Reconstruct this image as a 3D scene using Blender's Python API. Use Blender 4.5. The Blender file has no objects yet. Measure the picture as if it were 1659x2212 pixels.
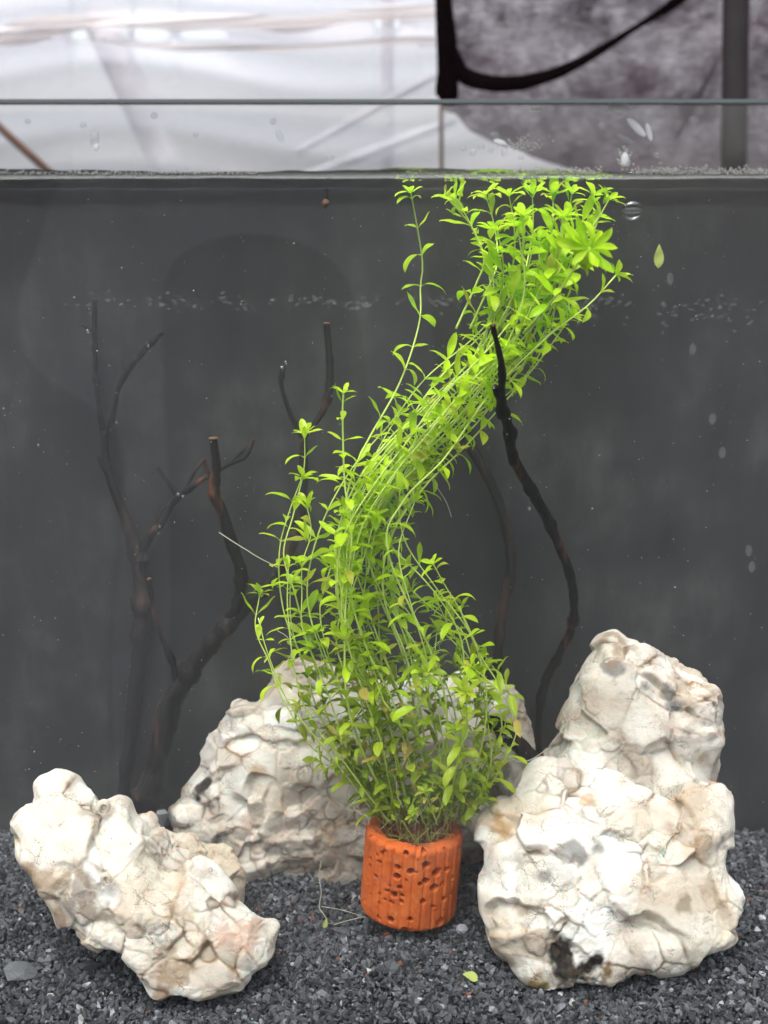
import bpy, bmesh, math, random
import numpy as np
from mathutils import Vector, Matrix

random.seed(7)
rng = np.random.default_rng(7)
scene = bpy.context.scene
col = scene.collection

# ------------------------------------------------------------------ camera
CAM = Vector((0.0, 0.0, 0.313))
PITCH = math.radians(12.37)
F = 2765.0                       # focal length in pixels of a 1659 x 2212 frame
cam_d = bpy.data.cameras.new('camera')
cam = bpy.data.objects.new('camera', cam_d)
col.objects.link(cam)
cam.location = CAM
cam.rotation_euler = (math.pi / 2 - PITCH, 0, 0)
cam_d.sensor_fit = 'HORIZONTAL'
cam_d.sensor_width = 36.0
cam_d.lens = 36.0 * F / 1659.0
cam_d.clip_start = 0.01
cam_d.clip_end = 2000
cam_d.dof.use_dof = True
cam_d.dof.focus_distance = 0.50
cam_d.dof.aperture_fstop = 15
scene.camera = cam

# ------------------------------------------------------------------ light
SUN_EL, SUN_AZ = math.radians(70), math.radians(205)      # azimuth measured from +Y, clockwise
world = bpy.data.worlds.new('World')
scene.world = world
world.use_nodes = True
wn = world.node_tree.nodes
wl = world.node_tree.links
wn.clear()
sky = wn.new('ShaderNodeTexSky')
sky.sky_type = 'NISHITA'
sky.sun_disc = False
sky.sun_elevation = SUN_EL
sky.sun_rotation = SUN_AZ
sky.air_density = 1.0
sky.dust_density = 6.0
sky.ozone_density = 1.0
bg = wn.new('ShaderNodeBackground')
bg.inputs['Strength'].default_value = 0.15
wo = wn.new('ShaderNodeOutputWorld')
hs = wn.new('ShaderNodeHueSaturation')        # high thin overcast: the sky's blue washed out
hs.inputs['Saturation'].default_value = 0.30
wl.new(sky.outputs[0], hs.inputs['Color'])
wl.new(hs.outputs[0], bg.inputs[0])
wl.new(bg.outputs[0], wo.inputs[0])

sun_d = bpy.data.lights.new('sun', 'SUN')
sun_d.energy = 0.80
sun_d.angle = math.radians(25)
sun_d.color = (1.0, 0.97, 0.92)
sun = bpy.data.objects.new('sun', sun_d)
col.objects.link(sun)
sdir = Vector((math.sin(SUN_AZ) * math.cos(SUN_EL), math.cos(SUN_AZ) * math.cos(SUN_EL), math.sin(SUN_EL)))
sun.rotation_euler = sdir.to_track_quat('Z', 'Y').to_euler()

scene.view_settings.view_transform = 'Standard'
scene.view_settings.look = 'None'
scene.view_settings.exposure = 1.5
scene.view_settings.gamma = 1.0
scene.view_settings.use_curve_mapping = False
scene.cycles.use_denoising = True
scene.cycles.max_bounces = 6
scene.cycles.diffuse_bounces = 3
scene.cycles.glossy_bounces = 3
scene.cycles.transmission_bounces = 4
scene.cycles.transparent_max_bounces = 24
scene.cycles.use_adaptive_sampling = True
scene.cycles.adaptive_threshold = 0.02
scene.cycles.volume_bounces = 1
scene.cycles.caustics_reflective = False
scene.cycles.caustics_refractive = False

# ------------------------------------------------------------------ helpers
CP, SP = math.cos(PITCH), math.sin(PITCH)


def W(px, py, Y):
    """world point at depth Y seen at pixel (px, py) of the 1659 x 2212 frame"""
    u = (px - 829.5) / F
    v = -(py - 1106.0) / F
    dx, dy, dz = u, CP + v * SP, -SP + v * CP
    t = Y / dy
    return Vector((dx * t, Y, CAM.z + dz * t))


def pix(p):
    """pixel of a world point"""
    dx, dy, dz = p[0], p[1], p[2] - CAM.z
    f = dy * CP - dz * SP
    up = dy * SP + dz * CP
    return 829.5 + F * dx / f, 1106.0 - F * up / f


def tag(o, label=None, cat=None, group=None, kind=None):
    if label: o['label'] = label
    if cat: o['category'] = cat
    if group: o['group'] = group
    if kind: o['kind'] = kind
    return o


def put(o, parent=None):
    col.objects.link(o)
    if parent is not None:
        o.parent = parent
        o.matrix_parent_inverse = Matrix.Translation(-Vector(parent.location)) if parent.parent is None else Matrix()
    return o


def empty(name, loc):
    o = bpy.data.objects.new(name, None)
    o.empty_display_size = 0.01
    o.location = loc
    col.objects.link(o)
    return o


def mk(name, verts, faces, mat, parent=None, smooth=True):
    me = bpy.data.meshes.new(name)
    me.from_pydata([tuple(v) for v in verts], [], [tuple(f) for f in faces])
    if smooth:
        me.polygons.foreach_set('use_smooth', [True] * len(me.polygons))
    me.materials.append(mat)
    me.update()
    return put(bpy.data.objects.new(name, me), parent)


def mk_np(name, v, tris, mat, parent=None, smooth=False):
    """big triangle mesh from numpy arrays"""
    me = bpy.data.meshes.new(name)
    n, m = len(v), len(tris)
    me.vertices.add(n)
    me.vertices.foreach_set('co', np.ascontiguousarray(v, dtype=np.float32).ravel())
    me.loops.add(m * 3)
    me.loops.foreach_set('vertex_index', np.ascontiguousarray(tris, dtype=np.int32).ravel())
    me.polygons.add(m)
    me.polygons.foreach_set('loop_start', np.arange(0, m * 3, 3, dtype=np.int32))
    me.polygons.foreach_set('use_smooth', np.full(m, smooth))
    me.update(calc_edges=True)
    me.validate()
    me.materials.append(mat)
    return put(bpy.data.objects.new(name, me), parent)


def vcol(me, name, rgb):
    a = me.color_attributes.new(name, 'FLOAT_COLOR', 'POINT')
    c = np.ones((len(me.vertices), 4), dtype=np.float32)
    c[:, :3] = rgb
    a.data.foreach_set('color', c.ravel())


def box(x0, x1, y0, y1, z0, z1):
    v = [(x, y, z) for x in (x0, x1) for y in (y0, y1) for z in (z0, z1)]
    f = [(0, 1, 3, 2), (4, 6, 7, 5), (0, 4, 5, 1), (2, 3, 7, 6), (0, 2, 6, 4), (1, 5, 7, 3)]
    return v, f


NT = rng.random((32, 32, 32))


NTF = NT.astype(np.float32).ravel()


def vnoise(p):
    p = np.asarray(p, dtype=np.float32)
    i = np.floor(p).astype(np.int32)
    f = p - i
    f = f * f * (3 - 2 * f)
    x0, x1 = (i[:, 0] & 31) << 10, ((i[:, 0] + 1) & 31) << 10
    y0, y1 = (i[:, 1] & 31) << 5, ((i[:, 1] + 1) & 31) << 5
    z0, z1 = i[:, 2] & 31, (i[:, 2] + 1) & 31
    fx, fy, fz = f[:, 0], f[:, 1], f[:, 2]
    xy = (x0 + y0, x1 + y0, x0 + y1, x1 + y1)
    lo = [NTF.take(q + z0) for q in xy]
    hi = [NTF.take(q + z1) for q in xy]
    v = [l + (h - l) * fz for l, h in zip(lo, hi)]
    a = v[0] + (v[1] - v[0]) * fx
    b = v[2] + (v[3] - v[2]) * fx
    return (a + (b - a) * fy) * 2 - 1


def fbm(p, octaves=4):
    r, amp, s = 0, 1.0, 0
    p = np.asarray(p, dtype=np.float32)
    for k in range(octaves):
        r = r + amp * vnoise(p * 2 ** k + 7.3 * k)
        s += amp
        amp *= 0.5
    return r / s


def smooth_path(pts, n):
    """Catmull-Rom through pts (k x d), resampled to n points of even length"""
    P = np.array([list(p) for p in pts], dtype=float)
    if len(P) == 2:
        P = np.vstack([P[0], (P[0] + P[1]) / 2, P[1]])
    Q = np.vstack([2 * P[0] - P[1], P, 2 * P[-1] - P[-2]])
    out = []
    for i in range(1, len(Q) - 2):
        for t in np.linspace(0, 1, 14, endpoint=False):
            a, b, c, d = Q[i - 1], Q[i], Q[i + 1], Q[i + 2]
            out.append(0.5 * (2 * b + (c - a) * t + (2 * a - 5 * b + 4 * c - d) * t * t + (3 * b - a - 3 * c + d) * t ** 3))
    out.append(P[-1])
    out = np.array(out)
    L = np.concatenate([[0], np.cumsum(np.linalg.norm(np.diff(out[:, :3], axis=0), axis=1))])
    s = np.linspace(0, L[-1], n)
    return np.stack([np.interp(s, L, out[:, k]) for k in range(out.shape[1])], 1)


def tube(path, radii, sides=8, rough=0.0, cap=True):
    path = np.asarray(path)[:, :3]
    n = len(path)
    radii = np.broadcast_to(radii, (n,)).copy()
    T = np.gradient(path, axis=0)
    T /= np.linalg.norm(T, axis=1)[:, None] + 1e-12
    ref = np.array([0.0, 1.0, 0.0]) if abs(T[0][1]) < 0.9 else np.array([1.0, 0, 0])
    u = np.cross(T[0], ref)
    u /= np.linalg.norm(u)
    V = []
    for i in range(n):
        u = u - T[i] * np.dot(u, T[i])
        u /= np.linalg.norm(u) + 1e-12
        w = np.cross(T[i], u)
        for k in range(sides):
            a = 2 * math.pi * k / sides
            V.append(path[i] + radii[i] * (math.cos(a) * u + math.sin(a) * w))
    V = np.array(V)
    if rough:
        ctr = np.repeat(path, sides, 0)
        s = 1 + rough * fbm(V / (radii.mean() * 2.2) + 3.1, 3)[:, None]
        V = ctr + (V - ctr) * s
    Fc = []
    for i in range(n - 1):
        for k in range(sides):
            k2 = (k + 1) % sides
            Fc.append((i * sides + k, i * sides + k2, (i + 1) * sides + k2, (i + 1) * sides + k))
    V = list(V)
    if cap:
        for base, c, flip in ((0, path[0], True), ((n - 1) * sides, path[-1], False)):
            V.append(c)
            for k in range(sides):
                k2 = (k + 1) % sides
                Fc.append((len(V) - 1, base + k2, base + k) if flip else (len(V) - 1, base + k, base + k2))
    return V, Fc


# ------------------------------------------------------------------ materials
class N:
    """small node-tree builder"""
    def __init__(s, name):
        s.m = bpy.data.materials.new(name)
        s.m.use_nodes = True
        s.t = s.m.node_tree
        s.t.nodes.clear()
        s.out = s.t.nodes.new('ShaderNodeOutputMaterial')

    def n(s, typ, **kw):
        x = s.t.nodes.new('ShaderNode' + typ)
        for k, v in kw.items():
            if k.startswith('i_'):
                key = k[2:].replace('_', ' ')
                key = int(key) if key.isdigit() else key
                if hasattr(v, 'is_linked') or isinstance(v, bpy.types.NodeSocket):
                    s.t.links.new(v, x.inputs[key])
                else:
                    x.inputs[key].default_value = v
            else:
                setattr(x, k, v)
        return x

    def link(s, a, b):
        s.t.links.new(a, b)

    def surf(s, sh):
        s.link(sh, s.out.inputs['Surface'])
        return s.m

    def ramp(s, fac, stops):
        r = s.n('ValToRGB')
        s.link(fac, r.inputs[0])
        el = r.color_ramp.elements
        while len(el) < len(stops):
            el.new(0.5)
        for e, (p, c) in zip(el, stops):
            e.position = p
            e.color = (*c, 1) if len(c) == 3 else c
        return r.outputs[0]

    def coord(s):
        return s.n('TexCoord').outputs['Object']

    def noise(s, scale, detail=4, rough=0.55, vec=None):
        x = s.n('TexNoise')
        x.inputs['Scale'].default_value = scale
        x.inputs['Detail'].default_value = detail
        x.inputs['Roughness'].default_value = rough
        s.link(vec if vec is not None else s.coord(), x.inputs['Vector'])
        return x.outputs[0]

    def bump(s, h, strength, dist):
        b = s.n('Bump')
        b.inputs['Strength'].default_value = strength
        b.inputs['Distance'].default_value = dist
        s.link(h, b.inputs['Height'])
        return b.outputs[0]

    def mixc(s, fac, a, b, mode='MIX'):
        x = s.n('MixRGB', blend_type=mode)
        for v, k in ((fac, 0), (a, 1), (b, 2)):
            if isinstance(v, bpy.types.NodeSocket): s.link(v, x.inputs[k])
            elif k == 0: x.inputs[0].default_value = v
            else: x.inputs[k].default_value = (*v, 1)
        return x.outputs[0]

    def mixs(s, fac, a, b):
        x = s.n('MixShader')
        if isinstance(fac, bpy.types.NodeSocket): s.link(fac, x.inputs[0])
        else: x.inputs[0].default_value = fac
        s.link(a, x.inputs[1])
        s.link(b, x.inputs[2])
        return x.outputs[0]

    def math(s, op, a, b=None, clamp=False):
        x = s.n('Math', operation=op, use_clamp=clamp)
        for k, v in ((0, a), (1, b)):
            if v is None: continue
            if isinstance(v, bpy.types.NodeSocket): s.link(v, x.inputs[k])
            else: x.inputs[k].default_value = v
        return x.outputs[0]

    def principled(s, color, rough=0.5, spec=0.5, normal=None, **kw):
        b = s.n('BsdfPrincipled')
        if isinstance(color, bpy.types.NodeSocket): s.link(color, b.inputs['Base Color'])
        else: b.inputs['Base Color'].default_value = (*color, 1)
        if isinstance(rough, bpy.types.NodeSocket): s.link(rough, b.inputs['Roughness'])
        else: b.inputs['Roughness'].default_value = rough
        b.inputs['Specular IOR Level'].default_value = spec
        if normal is not None: s.link(normal, b.inputs['Normal'])
        for k, v in kw.items():
            b.inputs[k.replace('_', ' ')].default_value = v
        return b.outputs[0]


def mat_clear(name, tint=(1, 1, 1), f0=0.04, rough=0.0, dirt=0.0):
    """thin clear pane: see-through with Fresnel reflection"""
    m = N(name)
    lw = m.n('LayerWeight')
    lw.inputs['Blend'].default_value = 0.5
    f5 = m.math('POWER', lw.outputs['Facing'], 5.0)
    fr = m.math('ADD', m.math('MULTIPLY', f5, 1 - f0), f0, True)
    tr = m.n('BsdfTransparent')
    tr.inputs[0].default_value = (*tint, 1)
    gl = m.n('BsdfGlossy')
    gl.inputs['Roughness'].default_value = rough
    sh = m.mixs(fr, tr.outputs[0], gl.outputs[0])
    if dirt:
        df = m.n('BsdfDiffuse')
        df.inputs[0].default_value = (0.75, 0.75, 0.78, 1)
        nz = m.ramp(m.noise(60, 5, 0.65), [(0.45, (0, 0, 0)), (0.8, (1, 1, 1))])
        sh = m.mixs(m.math('MULTIPLY', nz, dirt), sh, df.outputs[0])
    return m.surf(sh)


def mat_plain(name, c, rough=0.5, spec=0.4, var=0.15, scale=300, bump=0.0, bdist=0.0005, c2=None):
    m = N(name)
    nz = m.noise(scale, 4, 0.6)
    c2 = c2 or tuple(x * (1 - 2 * var) for x in c)
    cc = m.ramp(nz, [(0.3, c2), (0.7, c)])
    return m.surf(m.principled(cc, rough, spec, m.bump(nz, bump, bdist) if bump else None))


M_GLASS = mat_clear('tank_glass', (0.985, 0.995, 0.99), 0.04)
M_EDGE = N('glass_edge')
M_EDGE = M_EDGE.surf(M_EDGE.principled((0.07, 0.085, 0.09), 0.08, 0.6))


def mat_water():
    m = N('water')
    geo = m.n('NewGeometry')
    sep = m.n('SeparateXYZ')
    m.link(geo.outputs['True Normal'], sep.inputs[0])
    up = m.math('GREATER_THAN', m.math('ABSOLUTE', sep.outputs[2]), 0.5)
    fr = m.n('Fresnel')
    fr.inputs['IOR'].default_value = 1.33
    tr = m.n('BsdfTransparent')
    gl = m.n('BsdfGlossy')
    gl.inputs['Roughness'].default_value = 0.02
    sh = m.mixs(m.math('MULTIPLY', fr.outputs[0], up), tr.outputs[0], gl.outputs[0])
    m.surf(sh)
    pv = m.n('VolumePrincipled')
    pv.inputs['Color'].default_value = (0.92, 0.93, 1.0, 1)
    pv.inputs['Density'].default_value = 0.42
    pv.inputs['Anisotropy'].default_value = 0.2
    m.link(pv.outputs[0], m.out.inputs['Volume'])
    return m.m


M_WATER = mat_water()
def mat_back():
    m = N('black_backing')
    mp = m.n('Mapping')
    mp.inputs['Scale'].default_value = (1, 1, 0.25)
    m.link(m.coord(), mp.inputs[0])
    f = m.math('ADD', m.math('MULTIPLY', m.noise(22, 5, 0.6), 0.6), m.math('MULTIPLY', m.noise(55, 5, 0.7, mp.outputs[0]), 0.4))
    c = m.ramp(f, [(0.36, (0.011, 0.0112, 0.0125)), (0.52, (0.022, 0.0225, 0.024)), (0.68, (0.050, 0.054, 0.051))])     # algae film and smears
    return m.surf(m.principled(c, 0.45, 0.12))


M_BACK = mat_back()


def mat_rock(name):
    m = N(name)
    at = m.n('VertexColor', layer_name='stain_and_shade')
    co = m.coord()
    wob = m.n('TexNoise')
    wob.inputs['Scale'].default_value = 160
    m.link(co, wob.inputs['Vector'])
    vec = m.n('VectorMath', operation='MULTIPLY_ADD')
    m.link(wob.outputs['Color'], vec.inputs[0])
    vec.inputs[1].default_value = (0.006, 0.006, 0.006)
    m.link(co, vec.inputs[2])
    gr = m.n('TexVoronoi')
    gr.inputs['Scale'].default_value = 240
    m.link(vec.outputs[0], gr.inputs['Vector'])
    ck = m.n('TexVoronoi', feature='DISTANCE_TO_EDGE')
    ck.inputs['Scale'].default_value = 105
    m.link(vec.outputs[0], ck.inputs['Vector'])
    nz = m.noise(520, 6, 0.65)
    nz2 = m.noise(95, 6, 0.65)
    sepc = m.n('SeparateColor')
    m.link(gr.outputs['Color'], sepc.inputs[0])
    patch = m.ramp(nz2, [(0.50, (0, 0, 0)), (0.62, (1, 1, 1))])
    crack = m.math('MULTIPLY', m.math('SUBTRACT', 1.0, m.math('MULTIPLY', ck.outputs['Distance'], 22.0), True), patch)
    speck = m.math('MULTIPLY', m.ramp(m.noise(1500, 3, 0.6), [(0.56, (0, 0, 0)), (0.64, (1, 1, 1))]), patch)
    c = m.mixc(1.0, at.outputs[0], m.ramp(sepc.outputs[0], [(0.0, (0.92, 0.91, 0.89)), (0.6, (1.0, 1.0, 1.0)), (1.0, (1.07, 1.07, 1.07))]), 'MULTIPLY')
    c = m.mixc(m.math('MULTIPLY', patch, 0.14), c, (0.30, 0.21, 0.13))
    c = m.mixc(m.math('MULTIPLY', crack, 0.35), c, (0.15, 0.10, 0.065))
    c = m.mixc(m.math('MULTIPLY', speck, 0.65), c, (0.07, 0.055, 0.045))
    c = m.mixc(0.25, c, m.ramp(nz, [(0.3, (0.72, 0.69, 0.65)), (0.7, (1, 1, 1))]), 'MULTIPLY')
    hgt = m.math('ADD', m.math('MULTIPLY', nz, 0.7), m.math('MULTIPLY', m.noise(1400, 4, 0.65), 0.4))
    hgt = m.math('ADD', hgt, m.math('MULTIPLY', sepc.outputs[1], 0.5))
    hgt = m.math('SUBTRACT', hgt, m.math('MULTIPLY', crack, 0.6))
    bp = m.bump(hgt, 0.8, 0.0006)
    sh = m.principled(c, 0.40, 0.08, bp, Subsurface_Weight=0.5, Subsurface_Scale=0.004)      # milky quartz; barely shines under water
    return m.surf(sh)


M_ROCK = mat_rock('quartz')


def mat_gravel():
    m = N('gravel')
    at = m.n('VertexColor', layer_name='grain')
    nz = m.noise(1800, 4, 0.65)
    c = m.mixc(0.55, at.outputs[0], m.ramp(nz, [(0.3, (0.35, 0.35, 0.37)), (0.7, (1.3, 1.3, 1.3))]), 'MULTIPLY')
    return m.surf(m.principled(c, 0.55, 0.14, m.bump(nz, 0.5, 0.0004)))


M_GRAVEL = mat_gravel()
M_BED = mat_plain('gravel_bed', (0.03, 0.031, 0.034), 0.9, 0.1, 0.3, 500, 0.6, 0.001)
M_BARK = mat_plain('dark_bark', (0.020, 0.016, 0.014), 0.75, 0.3, 0.3, 260, 0.8, 0.0012, (0.006, 0.005, 0.005))


def mat_bark(name, dark, red, amount):
    m = N(name)
    mp = m.n('Mapping')
    mp.inputs['Scale'].default_value = (1, 1, 0.35)
    m.link(m.coord(), mp.inputs[0])
    nz = m.noise(300, 5, 0.65, mp.outputs[0])
    n2 = m.noise(75, 3, 0.6, mp.outputs[0])
    f = m.ramp(n2, [(amount, (0, 0, 0)), (amount + 0.1, (1, 1, 1))])
    c = m.mixc(f, dark, red)
    c = m.mixc(0.7, c, m.ramp(nz, [(0.3, (0.35, 0.35, 0.35)), (0.7, (1.2, 1.2, 1.2))]), 'MULTIPLY')
    return m.surf(m.principled(c, 0.6, 0.12, m.bump(nz, 1.0, 0.0014)))


M_BARK = mat_bark('dark_bark', (0.008, 0.0072, 0.0075), (0.085, 0.032, 0.018), 0.57)
M_BARK2 = mat_bark('brown_bark', (0.009, 0.008, 0.008), (0.036, 0.021, 0.016), 0.5)
M_CUT = mat_plain('cut_wood', (0.15, 0.075, 0.042), 0.8, 0.2, 0.3, 700)


def mat_leaf(name, a, b, trans=0.45, old=(0.48, 0.50, 0.06)):
    m = N(name)
    oi = m.n('ObjectInfo')
    at = m.n('VertexColor', layer_name='leaf')
    hue = m.math('FRACT', m.math('ADD', oi.outputs['Random'], at.outputs[0]))
    c = m.ramp(hue, [(0.0, a), (0.55, b), (0.88, b), (0.95, old), (1.0, old)])
    c = m.mixc(0.35, c, m.ramp(m.noise(350, 3, 0.5), [(0.3, (0.7, 0.75, 0.6)), (0.7, (1.1, 1.1, 1.1))]), 'MULTIPLY')
    df = m.n('BsdfDiffuse')
    m.link(c, df.inputs[0])
    tl = m.n('BsdfTranslucent')
    m.link(c, tl.inputs[0])
    gl = m.n('BsdfGlossy')
    gl.inputs['Roughness'].default_value = 0.35
    sh = m.mixs(trans, df.outputs[0], tl.outputs[0])
    return m.surf(m.mixs(0.015, sh, gl.outputs[0]))


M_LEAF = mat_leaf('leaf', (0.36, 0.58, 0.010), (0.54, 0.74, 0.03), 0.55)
M_LEAF_LOW = mat_leaf('old_shaded_leaf', (0.20, 0.32, 0.012), (0.40, 0.51, 0.035), 0.5, (0.42, 0.34, 0.08))  # darker olive: age plus the bush's shade put into the colour
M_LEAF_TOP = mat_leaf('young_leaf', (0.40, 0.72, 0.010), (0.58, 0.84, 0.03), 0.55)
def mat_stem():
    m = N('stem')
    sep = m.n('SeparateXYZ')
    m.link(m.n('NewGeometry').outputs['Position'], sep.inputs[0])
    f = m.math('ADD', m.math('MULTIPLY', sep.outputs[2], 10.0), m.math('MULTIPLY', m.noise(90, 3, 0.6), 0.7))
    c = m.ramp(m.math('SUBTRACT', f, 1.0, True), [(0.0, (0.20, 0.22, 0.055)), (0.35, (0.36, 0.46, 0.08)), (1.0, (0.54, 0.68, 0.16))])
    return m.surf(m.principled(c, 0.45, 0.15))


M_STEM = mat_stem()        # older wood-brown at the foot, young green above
M_ROOT = mat_plain('root', (0.42, 0.41, 0.30), 0.6, 0.3, 0.1, 300)
M_DRYLEAF = mat_leaf('pale_leaf', (0.50, 0.62, 0.13), (0.58, 0.64, 0.20), 0.4)
M_BROWNROOT = mat_plain('brown_root', (0.22, 0.13, 0.06), 0.8, 0.2, 0.3, 600)


def mat_pot():
    m = N('terracotta')
    nz = m.noise(130, 6, 0.65)
    fine = m.noise(900, 5, 0.7)
    c = m.ramp(nz, [(0.25, (0.34, 0.062, 0.015)), (0.5, (0.50, 0.105, 0.024)), (0.75, (0.56, 0.15, 0.036))])
    alg = m.ramp(m.noise(60, 4, 0.6), [(0.55, (0, 0, 0)), (0.75, (1, 1, 1))])
    c = m.mixc(m.math('MULTIPLY', alg, 0.75), c, (0.27, 0.065, 0.026))
    dust = m.ramp(m.noise(210, 5, 0.7), [(0.56, (0, 0, 0)), (0.70, (1, 1, 1))])
    c = m.mixc(m.math('MULTIPLY', dust, 0.35), c, (0.50, 0.24, 0.13))
    c = m.mixc(0.4, c, m.ramp(fine, [(0.3, (0.7, 0.7, 0.7)), (0.7, (1.1, 1.1, 1.1))]), 'MULTIPLY')
    return m.surf(m.principled(c, 0.85, 0.05, m.bump(fine, 0.6, 0.0006)))


M_POT = mat_pot()
M_BUBBLE = mat_clear('bubble', (0.93, 0.95, 0.96), 0.10)
M_DROP = mat_clear('droplet', (0.93, 0.93, 0.95), 0.10)
M_FOAM = mat_plain('foam', (0.40, 0.385, 0.36), 0.4, 0.5, 0.15, 900)
M_SPECK = mat_plain('speck', (0.55, 0.55, 0.52), 0.7, 0.2, 0.2, 900)


def mat_film(name, c, a):
    m = N(name)
    df = m.n('BsdfDiffuse')
    df.inputs[0].default_value = (*c, 1)
    tr = m.n('BsdfTransparent')
    return m.surf(m.mixs(a, tr.outputs[0], df.outputs[0]))


M_FILM = mat_film('residue', (0.6, 0.6, 0.6), 0.05)  # residue flecks, and the grainy reflection painted at right
M_SHELL = mat_film('shell', (0.62, 0.56, 0.46), 0.75)
M_LIMPET = mat_film('limpet', (0.6, 0.6, 0.6), 0.05)


def mat_cloth(name, c, transp, tcol, weave, noise_amt):
    m = N(name)
    df = m.n('BsdfDiffuse')
    tl = m.n('BsdfTranslucent')
    tr = m.n('BsdfTransparent')
    df.inputs[0].default_value = (*c, 1)
    tl.inputs[0].default_value = (*c, 1)
    tr.inputs[0].default_value = (*tcol, 1)
    mp = m.n('Mapping')
    mp.inputs['Scale'].default_value = (1, 1, 9)
    m.link(m.coord(), mp.inputs[0])
    thread = m.noise(weave, 2, 0.5, mp.outputs[0])
    blot = m.noise(26, 5, 0.7)
    f = m.math('ADD', m.math('MULTIPLY', m.math('SUBTRACT', thread, 0.5), noise_amt),
               m.math('MULTIPLY', m.math('SUBTRACT', blot, 0.5), noise_amt * 2.2))
    f = m.math('ADD', f, transp, True)
    sh = m.mixs(0.65, df.outputs[0], tl.outputs[0])
    return m.surf(m.mixs(f, sh, tr.outputs[0]))


M_WHITE = mat_cloth('white_shade_cloth', (0.84, 0.82, 0.87), 0.42, (1, 1, 1), 60, 0.10)
M_NET = mat_cloth('black_shade_net', (0.09, 0.07, 0.08), 0.19, (0.9, 0.84, 0.87), 75, 0.6)
M_NETHEM = mat_cloth('net_hem', (0.010, 0.006, 0.007), 0.05, (0.9, 0.8, 0.85), 75, 0.25)
M_POLE = mat_plain('dark_post', (0.025, 0.022, 0.023), 0.7, 0.2, 0.2, 30)
M_BROWNPOLE = mat_plain('brown_pole', (0.10, 0.055, 0.04), 0.7, 0.2, 0.2, 30)
M_GREYPOLE = mat_plain('grey_pole', (0.45, 0.44, 0.46), 0.7, 0.2, 0.2, 30)

# ------------------------------------------------------------------ tank and water
GY0, GY1 = 0.414, 0.420          # front pane
BY = 0.566                       # inner face of the back wall
TX = 0.245
ZW = W(829, 374, GY1).z          # water level
ZR = W(829, 214, GY0).z          # top of the glass

tank = empty('fish_tank', (0, (GY0 + BY) / 2, 0))
tag(tank, 'clear glass fish tank with a black back wall, filled with water', 'fish tank')
mk('front_pane', *box(-TX, TX, GY0, GY1, 0.006, ZR - 0.0012), M_GLASS, tank, False)
mk('polished_top_edge', *box(-TX, TX, GY0, GY1, ZR - 0.0011, ZR), M_EDGE, tank, False)
for s in (-1, 1):
    x0, x1 = sorted((s * (TX + 0.0002), s * (TX + 0.006)))
    mk('side_pane', *box(x0, x1, GY0, BY + 0.006, 0.006, ZR), M_GLASS, tank, False)
mk('back_wall', *box(-TX, TX, BY, BY + 0.006, 0.006, ZW + 0.0035), M_BACK, tank, False)
mk('bottom_pane', *box(-TX - 0.006, TX + 0.006, GY0, BY + 0.006, 0, 0.0058), M_GLASS, tank, False)


def build_water():
    x0, x1, y0, y1, z0 = -TX + 0.0003, TX - 0.0003, GY1 + 0.0003, BY - 0.0003, 0.0062
    nx, ny = 160, 40
    V, Fc = [], []
    for j in range(ny + 1):
        for i in range(nx + 1):
            x = x0 + (x1 - x0) * i / nx
            y = y0 + (y1 - y0) * (j / ny) ** 1.6
            d = y - y0
            z = ZW + 0.0009 * math.exp(-d / 0.0022)
            z += 0.00045 * math.sin(x * 46 + 1.0) * math.exp(-d / 0.02) + 0.0002 * math.sin(x * 130) * math.exp(-d / 0.01)
            z += 0.00042 * math.sin(x * 210 + 3 * math.sin(y * 160)) * math.sin(y * 190 + 2 * math.sin(x * 90))
            V.append((x, y, z))
    idx = lambda i, j: j * (nx + 1) + i
    for j in range(ny):
        for i in range(nx):
            Fc.append((idx(i, j), idx(i + 1, j), idx(i + 1, j + 1), idx(i, j + 1)))
    rim = [idx(i, 0) for i in range(nx + 1)] + [idx(nx, j) for j in range(1, ny + 1)] + \
          [idx(i, ny) for i in range(nx - 1, -1, -1)] + [idx(0, j) for j in range(ny - 1, 0, -1)]
    b0 = len(V)
    for k in rim:
        V.append((V[k][0], V[k][1], z0))
    n = len(rim)
    for k in range(n):
        Fc.append((rim[k], b0 + k, b0 + (k + 1) % n, rim[(k + 1) % n]))
    Fc.append(tuple(b0 + k for k in range(n - 1, -1, -1)))
    o = mk('water', V, Fc, M_WATER, None, True)
    tag(o, None, None, None, 'structure')


build_water()

# ------------------------------------------------------------------ gravel bed
def gz_arr(x, y):
    """height of the gravel"""
    x = np.asarray(x, float)
    y = np.asarray(y, float)
    z = 0.0268 + 0.0062 * (y - 0.42) / 0.146
    g = lambda cx, cy, sx, sy: np.exp(-((x - cx) / sx) ** 2 - ((y - cy) / sy) ** 2)
    z += 0.0050 * g(0.005, 0.452, 0.040, 0.020)      # mound in front of the pot
    z -= 0.0050 * g(-0.022, 0.492, 0.022, 0.016)     # hollow left of the pot
    z -= 0.0055 * g(0.065, 0.452, 0.020, 0.014)      # hollow under the big rock
    z -= 0.0030 * g(0.012, 0.484, 0.026, 0.016)      # scoop round the pot
    z += 0.0040 * g(0.145, 0.47, 0.035, 0.030)
    z += 0.0035 * g(-0.15, 0.50, 0.05, 0.05)
    z -= 0.0040 * g(-0.075, 0.440, 0.035, 0.014)
    z += 0.0025 * g(0.15, 0.55, 0.06, 0.03)
    p = np.stack([x * 45, y * 45, x * 0 + 0.5], -1).reshape(-1, 3)
    z += 0.0014 * vnoise(p).reshape(x.shape)
    return z


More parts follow.
